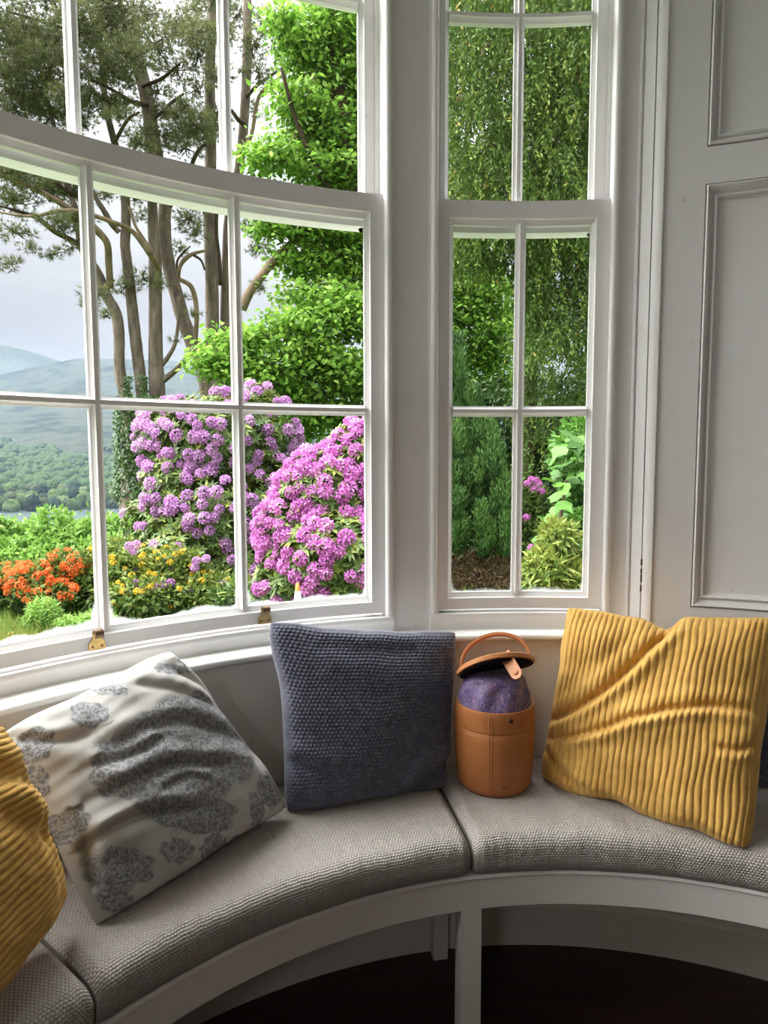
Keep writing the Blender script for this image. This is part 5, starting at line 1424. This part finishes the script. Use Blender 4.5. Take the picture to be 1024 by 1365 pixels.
bp = empty('border_plant', tuple([*W(55, 835, 7.5)[:2], Z_G])); tag(bp, 'feathery light green border plant on the bare soil', 'plant')
L = Leaves(); bush_leaves(L, T_LONG, [(58, 818, 7.5, 22, 22), (48, 828, 7.5, 16, 16), (95, 832, 7.3, 22, 10), (130, 826, 7.3, 26, 12)], .06, .62, 2.6, .045, .3); L.build('foliage', M_HEDGE, bp)
L = Leaves(); n = 15000
gx = rng.uniform(-60, 420, n); gyd = rng.uniform(5.2, 8.2, n)
P = np.stack([CAM[0] + (gx-512)/FPX*gyd, CAM[1] + gyd, np.full(n, Z_G)], 1)
tall = (wob(P[:, 0]*1.6, P[:, 1]*1.6, 0, 77) > .15)
dd = np.array([0, 0, 1.0]) + .35*rng.normal(size=(n, 3))
L.add(T_NEEDLE, P, dd, rdir(n), np.where(tall, rng.uniform(.10, .24, n), rng.uniform(.03, .07, n)), np.where(tall, .7, .42) + .2*rng.normal(size=n), np.full(n, .012))
g = L.build('grass', M_GRASS, None); tag(g, 'short grass and dry stalks along the edge of the border', 'grass')
L = Leaves(); n = 150
P = np.stack([CAM[0] + (rng.normal(22, 22, n)-512)/FPX*7.2, CAM[1] + 7.1 + rng.normal(0, .25, n), np.full(n, Z_G + .045)], 1)
L.add(T_LEAF, P, rdir(n)*np.array([1, 1, .1]), np.array([0, 0, 1]) + .3*rng.normal(size=(n, 3)), .045, rng.random(n), np.full(n, .05))
g = L.build('fallen_petals', M_ORANGE, None); tag(g, 'fallen orange petals scattered on the grass', 'petals')

# ------------------------------------------------------------------ cone
cx_, cy_ = W(397, 790, 5.3)[:2]
zt = W(397, 776, 5.3)[2]; hh = zt - Z_G
cn = empty('traffic_cone', (cx_, cy_, Z_G)); tag(cn, 'small orange-tipped white cone among the magenta rhododendron flowers', 'cone')
M_CO = principled('cone_orange', (0.85, 0.20, 0.04), .5); M_CW = principled('cone_white', (0.82, 0.82, 0.82), .5)
rb_ = lambda z: .13 - (.13 - .012)*z/hh
MB().lathe([(.16, 0.001), (.16, .03), (rb_(.03), .03), (rb_(hh*.35), hh*.35)], (cx_, cy_, Z_G), 24, caps=False).build('base', M_CO, cn, True, 40)
MB().lathe([(rb_(hh*.35)+.001, hh*.35), (rb_(hh*.93)+.001, hh*.93)], (cx_, cy_, Z_G), 24, caps=False).build('sleeve', M_CW, cn, True)
MB().lathe([(rb_(hh*.93), hh*.93), (.012, hh*.99), (.0, hh)], (cx_, cy_, Z_G), 24, caps=False).build('tip', M_CO, cn, True)

# ------------------------------------------------------------------ trees on the far shore
def crown(seed):
    bm = bmesh.new(); bmesh.ops.create_icosphere(bm, subdivisions=3, radius=1.0)
    for v in bm.verts:
        c = v.co; k = 1 + .15*float(wob(c.x*3, c.y*3, c.z*3, seed)) + .12*float(wob(c.x*9, c.y*9, c.z*9, seed+1)) + .05*rng.normal()
        v.co = c*k; v.co.z = v.co.z*.9 + .75
    me = bpy.data.meshes.new('crown'); bm.to_mesh(me); bm.free()
    return me
def tree_mat(name, c):
    m, nt, out = new_mat(name); co = nt.obj()
    oi = nt.n('ShaderNodeObjectInfo')
    f = nt.math('ADD', nt.math('MULTIPLY', nt.noise(5.0, 5, .7, co), .6), nt.math('MULTIPLY', oi.outputs['Random'], .5))
    cc = nt.ramp(f, [(.25, tuple(x*.35 for x in c)), (.55, c), (.85, tuple(x*1.7 for x in c))])
    b = nt.n('ShaderNodeBsdfPrincipled', {'Base Color': cc, 'Roughness': 1.0, 'Specular IOR Level': 0})
    nt.t.links.new(nt.bump(nt.noise(9.0, 4, .7, co), 1.0, .25), b.inputs['Normal']); nt.t.links.new(b.outputs[0], out.inputs[0]); return m
crowns = []
for i, c in enumerate(((.032, .052, .020), (.052, .078, .028), (.020, .034, .022), (.065, .082, .040))):
    me = crown(200+i*7); me.materials.append(tree_mat('shore_tree_%d' % i, c)); crowns.append(me)
TONE = ('mid green', 'light green', 'blackish green', 'pale yellowish green')
for row in range(7):
    for k in range(21):
        a = -36.0 + 30.0*(k + .5*(row % 2) + rng.uniform(-.05, .05))/21
        R_ = 618 + row*17 + rng.uniform(-1.5, 1.5)
        A_ = np.array(rad(a)); x, y = R_*math.sin(A_), R_*math.cos(A_)
        z = float(hill_z(np.array(x), np.array(y), np.array(R_), A_))
        i = int(rng.integers(4))
        o = bpy.data.objects.new('lakeside_tree', crowns[i]); COL.objects.link(o)
        s = rng.uniform(5.6, 6.7); o.scale = (s, s, s*rng.uniform(.9, 1.5)); o.location = (x, y, z - .5); o.rotation_euler = (0, 0, rng.uniform(0, 6.28))
        tag(o, 'rounded %s tree in the hazy wood along the far lake shore' % TONE[i], 'tree', 'trees along the far lake shore')
# the wood goes on up the slope
V = []; F = []; ico = bmesh.new(); bmesh.ops.create_icosphere(ico, subdivisions=1, radius=1.0)
iv = np.array([v.co[:] for v in ico.verts]); ico.verts.index_update(); if_ = np.array([[v.index for v in f.verts] for f in ico.faces]); ico.free()
n = 7000; a = rng.uniform(-60, 20, n); R_ = 755 + 760*rng.random(n)**1.3; A_ = np.radians(a)
x, y = R_*np.sin(A_), R_*np.cos(A_); z = hill_z(x, y, R_, A_)
keep = (wob(x*.006, y*.006, 0, 15) > -.25) | (R_ < 880)
x, y, z = x[keep], y[keep], z[keep]; n = len(x); s = rng.uniform(3.5, 8.5, n)
V = np.stack([x, y, z + s*.5], 1)[:, None, :] + iv[None]*s[:, None, None]*(1 + .20*rng.normal(size=(n, len(iv), 1)))
F = (np.arange(n)[:, None, None]*len(iv) + if_[None]).reshape(-1, 3)
o = link('woodland', np_mesh('woodland', V.reshape(-1, 3), F, tree_mat('hill_wood', (.028, .044, .020)), None, True))
tag(o, 'hazy mixed woodland covering the lower fell', 'woodland', kind='stuff')

# ------------------------------------------------------------------ damp lakeland haze
def haze():
    m, nt, out = new_mat('valley_haze')
    v = nt.n('ShaderNodeVolumeScatter', {'Color': (0.145, 0.185, 0.26, 1), 'Density': 0.00034, 'Anisotropy': 0.0})
    nt.t.links.new(v.outputs[0], out.inputs['Volume'])
    m.cycles.homogeneous_volume = True
    mb = MB()
    n = 40; vs = []
    for R_ in (130.0, 5600.0):
        for z in (-70.0, 330.0):
            vs.append([pol(-112 + 184*i/n, R_, z) for i in range(n+1)])
    m_ = n + 1; mb.v = [p for r_ in vs for p in r_]
    i0, i1, o0, o1 = 0, m_, 2*m_, 3*m_
    for i in range(n):
        mb.f += [(i0+i, i0+i+1, i1+i+1, i1+i), (o0+i, o0+i+1, o1+i+1, o1+i), (i1+i, i1+i+1, o1+i+1, o1+i), (i0+i, i0+i+1, o0+i+1, o0+i)]
    mb.f += [(i0, i1, o1, o0), (i0+n, i1+n, o1+n, o0+n)]
    o = mb.build('valley_haze', m)
    tag(o, 'soft damp haze hanging over the lake and fells', 'haze', kind='stuff')
haze()
